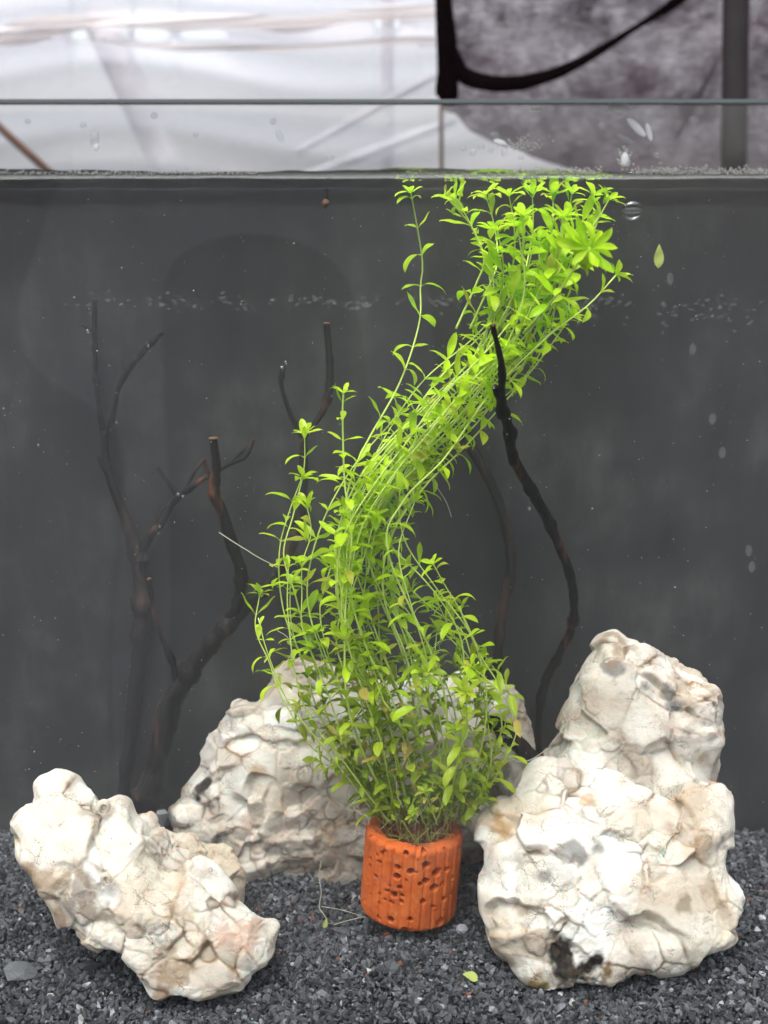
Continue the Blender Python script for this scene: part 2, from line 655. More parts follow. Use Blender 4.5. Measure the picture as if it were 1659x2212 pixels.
def build_bed():
    nx, ny = 130, 50
    xs = np.linspace(-TX + 0.001, TX - 0.001, nx)
    ys = np.linspace(GY1 + 0.001, BY - 0.001, ny)
    X, Y = np.meshgrid(xs, ys)
    Z = gz_arr(X, Y) - 0.0022
    V = np.stack([X, Y, Z], -1).reshape(-1, 3)
    Fc = [(j * nx + i, j * nx + i + 1, (j + 1) * nx + i + 1, (j + 1) * nx + i) for j in range(ny - 1) for i in range(nx - 1)]
    tag(mk('gravel_bed', V, Fc, M_BED), None, None, None, 'structure')


build_bed()


def hull(points):
    bm = bmesh.new()
    for p in points:
        bm.verts.new(p)
    bmesh.ops.convex_hull(bm, input=bm.verts)
    loose = [v for v in bm.verts if not v.link_faces]
    bmesh.ops.delete(bm, geom=loose, context='VERTS')
    bmesh.ops.triangulate(bm, faces=bm.faces)
    bm.verts.index_update()
    v = np.array([list(x.co) for x in bm.verts])
    f = np.array([[q.index for q in x.verts] for x in bm.faces])
    bm.free()
    return v, f


def chip_variants(k, n=11):
    out = []
    for _ in range(k):
        p = rng.normal(size=(n, 3))
        p /= np.linalg.norm(p, axis=1)[:, None]
        p *= np.array([1.0, 0.78, 0.62]) * rng.uniform(0.75, 1.1, (n, 1))
        out.append(hull(p))
    return out


def rand_rot(n):
    q = rng.normal(size=(n, 4))
    q /= np.linalg.norm(q, axis=1)[:, None]
    w, x, y, z = q.T
    return np.stack([1 - 2 * (y * y + z * z), 2 * (x * y - z * w), 2 * (x * z + y * w),
                     2 * (x * y + z * w), 1 - 2 * (x * x + z * z), 2 * (y * z - x * w),
                     2 * (x * z - y * w), 2 * (y * z + x * w), 1 - 2 * (x * x + y * y)], -1).reshape(n, 3, 3)


CHIPS = chip_variants(14)


def build_gravel():
    n = 42000
    # denser where the picture shows it: in view only
    y = GY1 + 0.002 + (BY - GY1 - 0.004) * rng.random(n) ** 1.15
    half = (y * CP + 0.285 * SP) * (829.5 / F) + 0.012
    x = (rng.random(n) * 2 - 1) * half
    size = np.clip(rng.lognormal(math.log(0.00128), 0.40, n), 0.0006, 0.0031)
    z = gz_arr(x, y) + rng.normal(-0.0006, 0.0008, n)
    z = np.minimum(z, gz_arr(x, y) + 0.0011)
    R = rand_rot(n)
    tone = np.exp(rng.normal(math.log(0.070), 0.50, n))
    c = np.stack([tone * 0.93, tone * 0.97, tone * 1.08], -1)
    k = rng.random(n)
    lite = k < 0.013
    c[lite] = np.stack([0.26 + 0.16 * rng.random(lite.sum())] * 3, -1)
    red = (k > 0.025) & (k < 0.029)
    c[red] = np.array([0.16, 0.075, 0.05])
    Vs, Ts, Cs, off = [], [], [], 0
    var = rng.integers(0, len(CHIPS), n)
    for q, (v, f) in enumerate(CHIPS):
        s = np.where(var == q)[0]
        P = np.einsum('nij,vj->nvi', R[s], v) * size[s][:, None, None] + np.stack([x[s], y[s], z[s]], -1)[:, None, :]
        Vs.append(P.reshape(-1, 3))
        Ts.append((f[None] + (np.arange(len(s)) * len(v))[:, None, None] + off).reshape(-1, 3))
        Cs.append(np.repeat(c[s], len(v), 0))
        off += len(s) * len(v)
    o = mk_np('gravel', np.vstack(Vs), np.vstack(Ts), M_GRAVEL)
    vcol(o.data, 'grain', np.vstack(Cs))
    tag(o, 'dark blue-grey crushed gravel covering the tank floor', 'gravel', None, 'stuff')


build_gravel()

# ------------------------------------------------------------------ rocks
CREAM = np.array([0.62, 0.575, 0.50])
WHITE = np.array([0.73, 0.72, 0.69])
TAN = np.array([0.24, 0.165, 0.10])
BROWN = np.array([0.12, 0.078, 0.05])
GREY = np.array([0.11, 0.11, 0.115])
PEACH = np.array([0.40, 0.265, 0.145])
DARK = np.array([0.022, 0.019, 0.018])


def rock(name, label, outline, centre, Yc, T, lean, nods, stains_and_shade, conv, voxel=0.00055, extra=70, relief=0.0030, seed=1,
         vein=0.95, small=260):
    """a nodular quartz rock: outline and lump positions in picture coordinates, at its own depth, with real thickness"""
    r = np.random.default_rng(seed)
    cx, cy = conv(*centre)
    rim = [conv(*p) for p in outline]
    Yof = lambda py: Yc + lean * (cy - py) / 100.0
    C = np.array(W(cx, cy, Yc))
    R3 = np.array([list(W(px, py, Yof(py))) for px, py in rim])
    R3 = np.vstack([R3, R3[:1]])
    # resample the rim evenly
    L = np.concatenate([[0], np.cumsum(np.linalg.norm(np.diff(R3, axis=0), axis=1))])
    nu, nv = 160, 60
    s = np.linspace(0, L[-1], nu, endpoint=False)
    R3 = np.stack([np.interp(s, L, R3[:, k]) for k in range(3)], 1)
    V, Fc = [], []
    for j in range(nv + 1):
        ph = -math.pi / 2 + math.pi * j / nv
        a = abs(math.cos(ph)) ** 0.62
        b = math.copysign(abs(math.sin(ph)) ** 0.85, math.sin(ph))
        for i in range(nu):
            p = C + (R3[i] - C) * a
            p = p + np.array([0, T * b, 0])
            V.append(p)
    for j in range(nv):
        for i in range(nu):
            i2 = (i + 1) % nu
            Fc.append((j * nu + i, j * nu + i2, (j + 1) * nu + i2, (j + 1) * nu + i))
    me = bpy.data.meshes.new('tmp')
    me.from_pydata([tuple(v) for v in V], [], Fc)
    o = bpy.data.objects.new(name, me)
    col.objects.link(o)
    md = o.modifiers.new('r', 'REMESH')
    md.mode = 'VOXEL'
    md.voxel_size = voxel
    md.use_smooth_shade = True
    dg = bpy.context.evaluated_depsgraph_get()
    dg.update()
    m2 = bpy.data.meshes.new_from_object(o.evaluated_get(dg))
    o.modifiers.clear()
    o.data = m2
    bpy.data.meshes.remove(me)
    n = len(m2.vertices)

    def co():
        a = np.empty(n * 3, np.float32)
        m2.vertices.foreach_get('co', a)
        return a.reshape(-1, 3).astype(float)

    def nrm():
        m2.update()
        a = np.empty(n * 3, np.float32)
        m2.vertex_normals.foreach_get('vector', a)
        return a.reshape(-1, 3).astype(float)

    def setco(p):
        m2.vertices.foreach_set('co', p.astype(np.float32).ravel())
        m2.update()

    P = co()
    Nn = nrm()
    # pixel coordinates of every vertex, to place the lumps seen in the photograph
    d = P - np.array(CAM)
    fw = d[:, 1] * CP - d[:, 2] * SP
    up = d[:, 1] * SP + d[:, 2] * CP
    PX = np.stack([829.5 + F * d[:, 0] / fw, 1106 - F * up / fw], -1)
    k = conv(100, 0)[0] - conv(0, 0)[0]
    k /= 100.0
    toC = np.array(CAM) - P
    facing = (Nn * toC).sum(1) / np.linalg.norm(toC, axis=1)
    front = facing > 0.02
    pxm = float(fw.mean()) / F           # metres per pixel
    # seeds in 3D: from the picture (snapped to the front surface) and random ones for the rest
    seeds, size, hgt, axes = [], [], [], []
    for q in nods:
        x, y, rx, ry = q[:4]
        ang = math.radians(q[4]) if len(q) > 4 else 0.0
        qx, qy = conv(x, y)
        dd = (PX[:, 0] - qx) ** 2 + (PX[:, 1] - qy) ** 2 + np.where(front, 0, 1e9)
        i = int(dd.argmin())
        seeds.append(P[i])
        axes.append((rx * k * pxm, ry * k * pxm, ang))
        hgt.append(q[5] if len(q) > 5 else r.uniform(0.2, 1.0))
    base = len(seeds)
    med = np.median([min(a[0], a[1]) for a in axes])
    for i in r.choice(n, extra, replace=False):
        seeds.append(P[i])
        axes.append((med * r.uniform(0.5, 0.95), med * r.uniform(0.4, 0.8), r.uniform(-0.8, 0.8)))
        hgt.append(r.uniform(0.0, 0.9))
    S = np.array(seeds)
    warp = np.stack([fbm(P * 120 + 11 * a, 3) for a in range(3)], 1) * med * 0.35
    Pw = P + warp
    D = np.empty((len(S), n), np.float32)
    Pw = Pw.astype(np.float32)
    for i, sd in enumerate(S):
        rx, ry, a = axes[i]
        e = Pw - sd.astype(np.float32)
        u = e[:, 0] * math.cos(a) - e[:, 2] * math.sin(a)
        w = e[:, 0] * math.sin(a) + e[:, 2] * math.cos(a)
        D[i] = np.sqrt((u / rx) ** 2 + (w / ry) ** 2 + (e[:, 1] / (0.5 * (rx + ry))) ** 2)
        D[i] = (D[i] - 1.0) * 0.5 * (rx + ry)
    i1 = D.argmin(0)
    ar = np.arange(n)
    d1 = D[i1, ar].copy()
    D[i1, ar] = 1e9
    i2 = D.argmin(0)
    d2 = D[i2, ar]
    del D
    sz = np.array([0.5 * (a[0] + a[1]) for a in axes])
    edge = (d2 - d1) * 0.6                       # about metres to the crease
    H = np.array(hgt)
    tilt = r.normal(0, 0.27, (len(S), 3))

    def cell(i):
        pl = ((P - S[i]) * tilt[i]).sum(1)
        return relief * (H[i] * 0.75 - 0.45) + np.clip(pl, -0.9 * relief, 0.9 * relief)

    wn_ = np.clip(fbm(P * 42 + 17 + seed, 3) * 1.8 + 0.45, 0, 1)       # where neighbours grow together
    soft = 0.0006 + 0.0034 * wn_
    t = np.clip(edge / soft, 0, 1)
    t = t * t * (3 - 2 * t)
    ha, hb = cell(i1), cell(i2)
    h = 0.5 * (ha + hb) * (1 - t) + ha * t
    open_ = np.clip(fbm(P * 65 + 40 + seed, 3) * 2.8 + 0.15, 0, 1)
    h -= relief * 0.26 * np.exp(-(edge / 0.0009)) * open_
    h += 0.0008 * fbm(P * 75 + 3 * seed, 4)
    setco(P + Nn * h[:, None])
    # second, finer crackle
    P2, N2 = co(), nrm()
    si = r.choice(n, small, replace=False)
    S2 = P2[si]
    b1 = np.full(n, 1e9, np.float32); b2 = np.full(n, 1e9, np.float32); w1 = np.zeros(n, np.int32)
    Pw2 = P2 + np.stack([fbm(P2 * 300 + 5 * a, 3) for a in range(3)], 1) * 0.0011
    ssz = r.uniform(0.6, 1.6, small).astype(np.float32)
    Pw2 = Pw2.astype(np.float32)
    S2 = S2.astype(np.float32)
    for j in range(small):
        dd = np.sqrt((Pw2[:, 0] - S2[j, 0]) ** 2 + (Pw2[:, 1] - S2[j, 1]) ** 2 + (Pw2[:, 2] - S2[j, 2]) ** 2) / ssz[j]
        c1 = dd < b1
        b2 = np.where(c1, b1, np.minimum(b2, dd))
        w1 = np.where(c1, j, w1)
        b1 = np.where(c1, dd, b1)
    e2 = (b2 - b1)
    crk = np.exp(-(e2 / 0.00045))
    rough_zone = np.clip(fbm(P2 * 38 + 4.2 + seed, 3) * 2.4 + 0.12, 0, 1)
    h2 = -0.00055 * crk * rough_zone + r.normal(0, 0.00042, small)[w1] * rough_zone
    h2 += 0.00055 * fbm(P2 * 260, 4) * (0.35 + rough_zone) + 0.00035 * (0.4 - np.abs(fbm(P2 * 520, 3))) * (0.4 + rough_zone)
    setco(P2 + N2 * h2[:, None])
    m2.polygons.foreach_set('use_smooth', np.ones(len(m2.polygons), dtype=bool))
    # mineral colour: creamy quartz, iron-stained veins, patches
    tone = r.random(len(S))
    cc = CREAM + (WHITE - CREAM) * tone[i1][:, None]
    tan_cell = (r.random(len(S)) < 0.22)
    tan_cell[:base] = False
    cc = np.where(tan_cell[i1][:, None], cc * 0.6 + TAN * 0.4, cc)
    g1 = np.clip(fbm(P * 60 + 2.0 + seed, 4) * 1.6 + 0.5, 0, 1)
    v1 = np.exp(-edge / 0.0020) * (0.1 + 0.9 * g1) * (0.3 + 0.7 * open_) * vein * 0.9
    cc = cc + (TAN * 1.25 - cc) * np.clip(v1 * 1.05, 0, 0.92)[:, None]
    v2 = (0.30 + 0.70 * open_) * np.exp(-(edge / 0.00055) ** 2) * np.clip(fbm(P * 55 + 9, 3) * 2.4 + 0.75, 0, 1) * vein
    cc = cc + (BROWN * 1.1 - cc) * np.clip(v2, 0, 0.85)[:, None]
    v3 = np.exp(-(e2 / 0.0007) ** 2) * rough_zone * np.clip(fbm(P * 50 + 19, 3) * 2.4 + 0.35, 0, 1)
    cc = cc + (BROWN - cc) * np.clip(v3 * 0.85, 0, 0.85)[:, None]
    iron = np.clip(fbm(P * 48 + 31 + seed, 4) * 2.4 - 0.25, 0, 1)
    cc = cc + (PEACH * 0.9 - cc) * (iron * 0.40)[:, None]
    mud = np.clip(fbm(P * 30 + 57 + seed, 5) * 2.6 - 0.05, 0, 1) * np.clip(0.4 + rough_zone, 0, 1)
    cc = cc + (np.array([0.24, 0.18, 0.13]) - cc) * (mud * 0.62)[:, None]
    for sx, sy, sr, scol, amt in stains_and_shade:
        qx, qy = conv(sx, sy)
        dd = np.hypot(PX[:, 0] - qx, PX[:, 1] - qy) / (sr * k)
        w = np.clip((0.85 - dd + 1.9 * fbm(P * 120 + sx, 5)) * 1.8, 0, 1)
        w = np.where(front, w, 0) * min(1.0, amt * 1.35)
        cc = cc + (scol - cc) * w[:, None]
    vcol(m2, 'stain_and_shade', cc)
    m2.materials.clear()
    m2.materials.append(M_ROCK)
    tag(o, label, 'rock')
    return o


c_left = lambda x, y: (x * 0.3968, 1591 + y * 0.3968)
c_back = lambda x, y: (329.2 + x * 0.2976, 1371.5 + y * 0.2976)
c_right = lambda x, y: (987.5 + x * 0.4048, 1316.7 + y * 0.4048)
b = lambda px, py: ((px - 329.2) / 0.2976, (py - 1371.5) / 0.2976)

rock('quartz_rock', 'long creamy white quartz rock lying diagonally on gravel at the lower left',
     [(60, 440), (130, 370), (185, 350), (215, 260), (290, 220), (360, 240), (430, 290), (515, 330), (545, 395), (600, 360), (640, 330),
      (690, 350), (740, 430), (800, 460), (830, 520), (880, 620), (910, 690), (1000, 720), (1090, 735), (1190, 790), (1290, 880),
      (1380, 960), (1440, 1030), (1500, 1060), (1512, 1110), (1525, 1180), (1480, 1240), (1400, 1300), (1340, 1365), (1150, 1375),
      (1000, 1370), (900, 1375), (800, 1280), (690, 1160), (560, 1130), (440, 1090), (340, 1000), (300, 920), (220, 830), (150, 700),
      (80, 600), (50, 520)], (700, 830), 0.462, 0.017, 0.010,
     [(290, 540, 230, 190, 25, 1.0), (600, 560, 90, 190, -15, 0.8), (715, 420, 60, 100, -20, 0.7), (830, 870, 190, 180, 20, 1.0),
      (1030, 900, 130, 150, 30, .7), (1130, 790, 100, 70, 35, .9), (1330, 960, 90, 60, 45, .9), (1415, 1130, 75, 85, 0, .9),
      (1150, 1270, 120, 60, 12, .9), (1000, 1150, 90, 80, 20, .5), (890, 1060, 110, 100, 30, .7), (270, 280, 80, 55, -20, .6),
      (450, 335, 70, 50, 30, .5), (490, 720, 60, 70, 0, .4), (390, 800, 70, 45, 30, .4), (320, 730, 60, 70, 30, .2),
      (1250, 1180, 60, 80, -20, .5), (1330, 1230, 50, 70, -30, .6), (600, 880, 60, 50, 0, .3), (1200, 1000, 80, 50, 30, .3),
      (450, 960, 120, 90, 30, 0.0), (560, 1050, 100, 70, 30, .1), (780, 1150, 90, 80, 30, .2), (950, 1280, 120, 60, 10, .3),
      (520, 640, 50, 120, -10, .3), (1470, 1080, 35, 40, 0, .6)],
     [(250, 760, 120, TAN, .55), (440, 970, 190, BROWN, .45), (560, 1090, 120, TAN, .5), (1230, 1080, 130, np.array([.50, .36, .29]), .55),
      (940, 1320, 150, TAN, .6), (1010, 970, 70, PEACH, .5), (470, 430, 60, np.array([0.220, 0.196, 0.160]), .4), (420, 700, 60, TAN, .4),
      (1130, 1110, 70, BROWN, .35)], c_left, seed=3, relief=0.0028, extra=30, vein=1.0)

rock('quartz_rock', 'small tan knobbly rock tucked behind the long diagonal rock at left',
     [(780, 560), (870, 510), (960, 550), (1050, 555), (1130, 620), (1200, 600), (1270, 640), (1310, 720), (1325, 800), (1310, 900),
      (1230, 960), (1100, 960), (950, 900), (820, 780), (770, 660)], (1060, 760), 0.497, 0.011, 0.006,
     [(1020, 600, 110, 50, 20, .7), (1230, 700, 80, 90, 0, .8), (1100, 700, 80, 60, 20, .5), (900, 580, 70, 50, 20, .5),
      (1280, 820, 50, 60, 0, .5)],
     [(1150, 700, 320, np.array([.46, .40, .32]), .75), (880, 600, 60, np.array([0.110, 0.095, 0.080]), .5)], c_left, seed=8, relief=0.0022, extra=40, small=160)

back_out = [(120, 1380), (140, 1260), (210, 1200), (230, 1130), (260, 1060), (320, 980), (360, 900), (420, 820), (440, 720), (460, 640),
            (540, 560), (580, 490), (650, 465), (740, 470), (810, 430), (850, 370), (900, 300), (980, 240), (1080, 215), (1180, 190),
            (1300, 200), (1500, 260), b(823, 1464), b(900, 1470), b(950, 1474), b(1000, 1458), b(1040, 1462), b(1085, 1480), b(1120, 1500),
            b(1140, 1540), b(1152, 1575), b(1154, 1620), b(1168, 1680), b(1165, 1740), b(1120, 1800), b(1050, 1830), b(980, 1870),
            b(820, 1893), b(700, 1915), (860, 1800), (720, 1800), (640, 1740), (500, 1650), (300, 1560), (160, 1470)]
rock('quartz_rock', 'wide cream quartz rock of many rounded lumps behind the orange pot', back_out, b(720, 1700), 0.541, 0.018, 0.003,
     [(640, 525, 110, 70, 10, .9), (720, 620, 100, 60, 0, .7), (930, 620, 160, 60, 15, .8), (560, 630, 60, 50, 0, .5), (620, 690, 80, 40, -10, .6),
      (500, 760, 70, 30, -15, .7), (680, 800, 120, 50, 0, .4), (950, 720, 150, 50, 10, .7), (940, 800, 60, 50, 0, .3), (540, 920, 85, 60, -10, 1.0),
      (820, 900, 130, 110, 10, .9), (950, 920, 110, 100, 20, 1.0), (600, 1050, 115, 100, 0, .8), (1150, 920, 150, 140, 0, .9), (780, 1080, 80, 80, 0, .5),
      (880, 1180, 50, 120, -20, .8), (1050, 1180, 90, 70, -15, .4), (1400, 1130, 140, 80, 20, .8), (1280, 1290, 135, 95, 5, 1.0),
      (1100, 1350, 110, 70, 0, .6), (260, 1320, 130, 60, -15, .9), (200, 1430, 90, 60, 0, .6), (560, 1250, 70, 60, 0, .2), (770, 1290, 40, 75, 15, .8),
      (870, 1380, 70, 90, 0, .7), (980, 1530, 170, 70, -10, .9), (740, 1610, 75, 105, 0, .9), (1400, 1500, 150, 120, 0, .7), (1150, 1650, 160, 50, 0, .3),
      (650, 1330, 60, 50, 0, .3), (500, 1390, 60, 50, 0, .3), (420, 970, 45, 60, 0, .5), (400, 870, 40, 30, 0, .5), (1000, 300, 80, 60, 0, .6),
      (1150, 270, 100, 60, 0, .8), (860, 470, 70, 60, 0, .3), (370, 1090, 80, 70, 0, 0.0), (330, 1430, 70, 60, 0, .5), (560, 1530, 70, 60, 0, .4),
      (650, 1460, 60, 50, 0, .3), (880, 1700, 80, 50, 0, .5), b(1035, 1490) + (200, 90, 10, .9), b(1090, 1530) + (130, 120, 20, .7),
      b(1020, 1545) + (110, 70, 0, .9), b(1130, 1600) + (70, 130, 0, .5), b(900, 1540) + (230, 180, 0, .9), b(950, 1640) + (200, 180, 0, .8),
      b(1110, 1680) + (150, 170, 0, .6), b(1050, 1740) + (120, 110, 0, .5), b(860, 1660) + (180, 200, 0, .8), b(880, 1780) + (180, 150, 0, .7)],
     [(370, 1090, 85, DARK, .95), (430, 1240, 50, DARK, .8), (330, 1190, 60, DARK, .8), (560, 1280, 120, BROWN, .35), (760, 1400, 60, BROWN, .5),
      (650, 1380, 110, np.array([.50, .38, .30]), .45), (1250, 1420, 150, PEACH, .3), b(1120, 1580) + (110, np.array([0.138, 0.122, 0.100]), .6),
      b(1090, 1700) + (260, np.array([0.182, 0.159, 0.140]), .7), (1300, 1660, 200, np.array([0.187, 0.154, 0.125]), .6), (760, 1000, 60, PEACH, .5)],  # greys on the right flank and underside have shade painted in
     c_back, seed=5, relief=0.0034, extra=110, small=420)

rock('quartz_rock', 'tall white quartz rock with grey streaks rising behind the largest rock at right',
     [(440, 860), (500, 740), (560, 660), (600, 560), (600, 470), (650, 390), (690, 300), (740, 240), (780, 190), (860, 155), (930, 190),
      (990, 195), (1050, 240), (1150, 285), (1280, 370), (1340, 390), (1370, 440), (1390, 530), (1385, 590), (1410, 640), (1405, 720),
      (1395, 830), (1400, 950), (1400, 1200), (1100, 1350), (800, 1350), (560, 1200), (450, 980)], (930, 650), 0.518, 0.024, 0.004,
     [(810, 480, 130, 180, 0, 1.0), (640, 520, 40, 80, 0, .5), (690, 640, 120, 90, 20, .8), (760, 745, 110, 50, -20, .6), (1000, 600, 120, 150, 0, .8),
      (970, 830, 110, 70, 25, .8), (1110, 850, 90, 130, -30, .8), (1240, 440, 90, 60, 20, .7), (1330, 550, 70, 80, 0, .8), (980, 250, 80, 60, 0, .7),
      (820, 220, 80, 50, 0, .5), (1120, 350, 140, 50, 30, .6), (1070, 460, 100, 50, 25, 0.0), (1240, 620, 70, 50, 20, .1), (1220, 730, 80, 90, 0, .5),
      (1340, 760, 50, 120, 0, .5), (580, 800, 130, 70, 0, .7), (1340, 410, 40, 40, 0, .7)],
     [(1010, 385, 60, GREY, .7), (1110, 450, 70, GREY, .65), (1170, 510, 50, GREY, .6), (1250, 610, 60, GREY, .6), (850, 290, 50, GREY, .5),
      (860, 170, 110, TAN, .55), (1100, 300, 120, PEACH, .45), (1160, 390, 80, TAN, .45), (1330, 800, 60, TAN, .4), (1120, 640, 60, np.array([0.330, 0.244, 0.190]), .4)],
     c_right, seed=12, relief=0.0034, vein=1.0, extra=25)

rock('quartz_rock', 'largest white quartz rock with a dark crust at its foot, lower right',
     [(120, 1250), (125, 1140), (190, 1090), (205, 1015), (300, 1020), (390, 940), (430, 880), (480, 860), (560, 850), (640, 850), (760, 870),
      (860, 900), (950, 960), (1050, 1000), (1170, 985), (1205, 880), (1255, 885), (1300, 940), (1380, 950), (1440, 1010), (1430, 1090), (1410, 1170),
      (1450, 1230), (1460, 1360), (1500, 1480), (1490, 1580), (1470, 1680), (1400, 1750), (1250, 1810), (1100, 1850), (960, 1870), (870, 1910),
      (760, 1970), (640, 1985), (560, 1960), (500, 1990), (420, 2010), (340, 1970), (300, 1900), (280, 1830), (220, 1760), (200, 1700), (150, 1640),
      (110, 1580), (90, 1450), (130, 1370)], (800, 1440), 0.474, 0.024, 0.009,
     [(450, 990, 110, 150, -20, 1.0), (800, 970, 170, 110, 20, .9), (680, 1040, 60, 70, 0, .5), (560, 1200, 200, 110, 25, 1.0), (930, 1120, 100, 80, 10, .8),
      (1340, 1060, 110, 110, 0, .9), (1130, 1110, 90, 70, 0, .3), (230, 1150, 60, 60, 0, .4), (270, 1060, 80, 40, 20, .7), (240, 1380, 120, 150, 0, .9),
      (380, 1450, 80, 140, -30, .9), (520, 1380, 110, 100, 30, .9), (880, 1420, 120, 180, -20, 1.0), (690, 1350, 60, 50, 0, 0.0), (740, 1520, 70, 110, -20, .6),
      (690, 1690, 170, 170, 20, 1.0), (1200, 1520, 250, 210, -10, 1.0), (1150, 1330, 130, 80, -20, .5), (1350, 1300, 100, 80, 0, .4), (1080, 1240, 60, 60, 0, .3),
      (330, 1650, 130, 60, 15, .2), (420, 1800, 110, 80, 0, .4), (400, 1920, 90, 60, 0, .3), (620, 1850, 90, 110, 0, 0.3), (1050, 1740, 110, 90, 0, .7),
      (1420, 1480, 80, 130, 0, .7), (1230, 930, 50, 60, 0, .6), (700, 1440, 60, 60, 0, .2), (880, 1820, 60, 80, 0, .4), (600, 1560, 90, 60, 20, .5)],
     [(620, 1850, 115, DARK, 1.0), (560, 1900, 70, DARK, .8), (700, 1920, 80, DARK, .8), (800, 1930, 60, np.array([0.138, 0.090, 0.040]), .7), (610, 1295, 90, GREY, .5),
      (760, 1280, 60, GREY, .5), (460, 1420, 50, GREY, .5), (330, 1320, 70, GREY, .35), (1200, 1570, 70, np.array([0.231, 0.191, 0.135]), .6),
      (230, 1160, 60, PEACH, .7), (350, 1620, 150, TAN, .5), (420, 1960, 80, np.array([0.165, 0.111, 0.030]), .7), (350, 1800, 110, TAN, .4),
      (1130, 1130, 90, np.array([0.319, 0.233, 0.175]), .5), (1350, 1250, 110, TAN, .35), (690, 1020, 40, PEACH, .5), (1400, 1450, 90, TAN, .25)],
     c_right, seed=21, relief=0.0036, vein=1.05, extra=28)

# small grey stone behind the long rock
def chip(name, label, px, py, size, colr, sq=(1, .8, .5), rot=None, seed=0, n=22, cat='stone chip', lift=0.0):
    r = np.random.default_rng(seed)
    p = r.normal(size=(n, 3))
    p /= np.linalg.norm(p, axis=1)[:, None]
    p *= np.array(sq) * r.uniform(0.85, 1.05, (n, 1))
    v, f = hull(p)
    # depth where the sight line meets the gravel
    Y = 0.44
    for _ in range(30):
        q = W(px, py, Y)
        dz = q.z - float(gz_arr(np.array([q.x]), np.array([Y]))[0])
        Y = min(max(Y + dz * 1.2, 0.425), 0.56)
    q = W(px, py, Y)
    a = rot or (r.uniform(-.3, .3), r.uniform(-.3, .3), r.uniform(0, 6))
    Rm = np.array(Matrix.Rotation(a[2], 3, 'Z') @ Matrix.Rotation(a[0], 3, 'X') @ Matrix.Rotation(a[1], 3, 'Y'))
    V = v @ Rm.T * size + np.array([q.x, q.y, q.z + size * 0.25 + lift])
    o = mk_np(name, V, f, M_GRAVEL)
    vcol(o.data, 'grain', np.tile(np.array(colr), (len(V), 1)))
    return tag(o, label, cat)


chip('pebble', 'grey pebble between the thick brown branch and the lumpy back rock', 348, 1775, 0.0068, (.22, .23, .24), (1, .8, .7), seed=4, cat='pebble')
chip('stone_chip', 'large flat grey stone chip near the lower left corner', 45, 2110, 0.0078, (.12, .125, .13), (1, .75, .35), (.3, .35, .4), seed=6)
chip('stone_chip', 'dark slaty stone chip on gravel under the long diagonal rock', 190, 2092, 0.0058, (.045, .05, .05), (1.2, .5, .3), (.1, -.1, .1), seed=9)
chip('stone_chip', 'brick red chip on gravel just below the orange pot', 836, 2022, 0.0027, (.20, .065, .045), (1, .8, .8), seed=11)
chip('stone_chip', 'long dark chip on gravel left of the red chip', 735, 2020, 0.0042, (.075, .078, .085), (1.3, .6, .6), (.1, .1, .2), seed=13)
chip('stone_chip', 'squarish dark stone chip on the gravel mound below the pot', 848, 2095, 0.0040, (.075, .08, .09), (1, .9, .8), seed=15)
chip('stone_chip', 'small white quartz chip on gravel below the dark crust', 1210, 2150, 0.0017, (.6, .6, .6), (1, .8, .8), seed=17)
chip('stone_chip', 'pale round chip touching the lower right side of the pot', 998, 2012, 0.0030, (.24, .25, .28), (1, .9, .9), seed=18)
chip('stone_chip', 'white chip on gravel right of the small quartz chip', 1430, 2125, 0.0015, (.55, .55, .55), (1, .8, .8), seed=19)
chip('stone_chip', 'white chip at the right edge on gravel beside the largest rock', 1645, 1988, 0.0024, (.45, .45, .45), (1, .8, .8), seed=20)

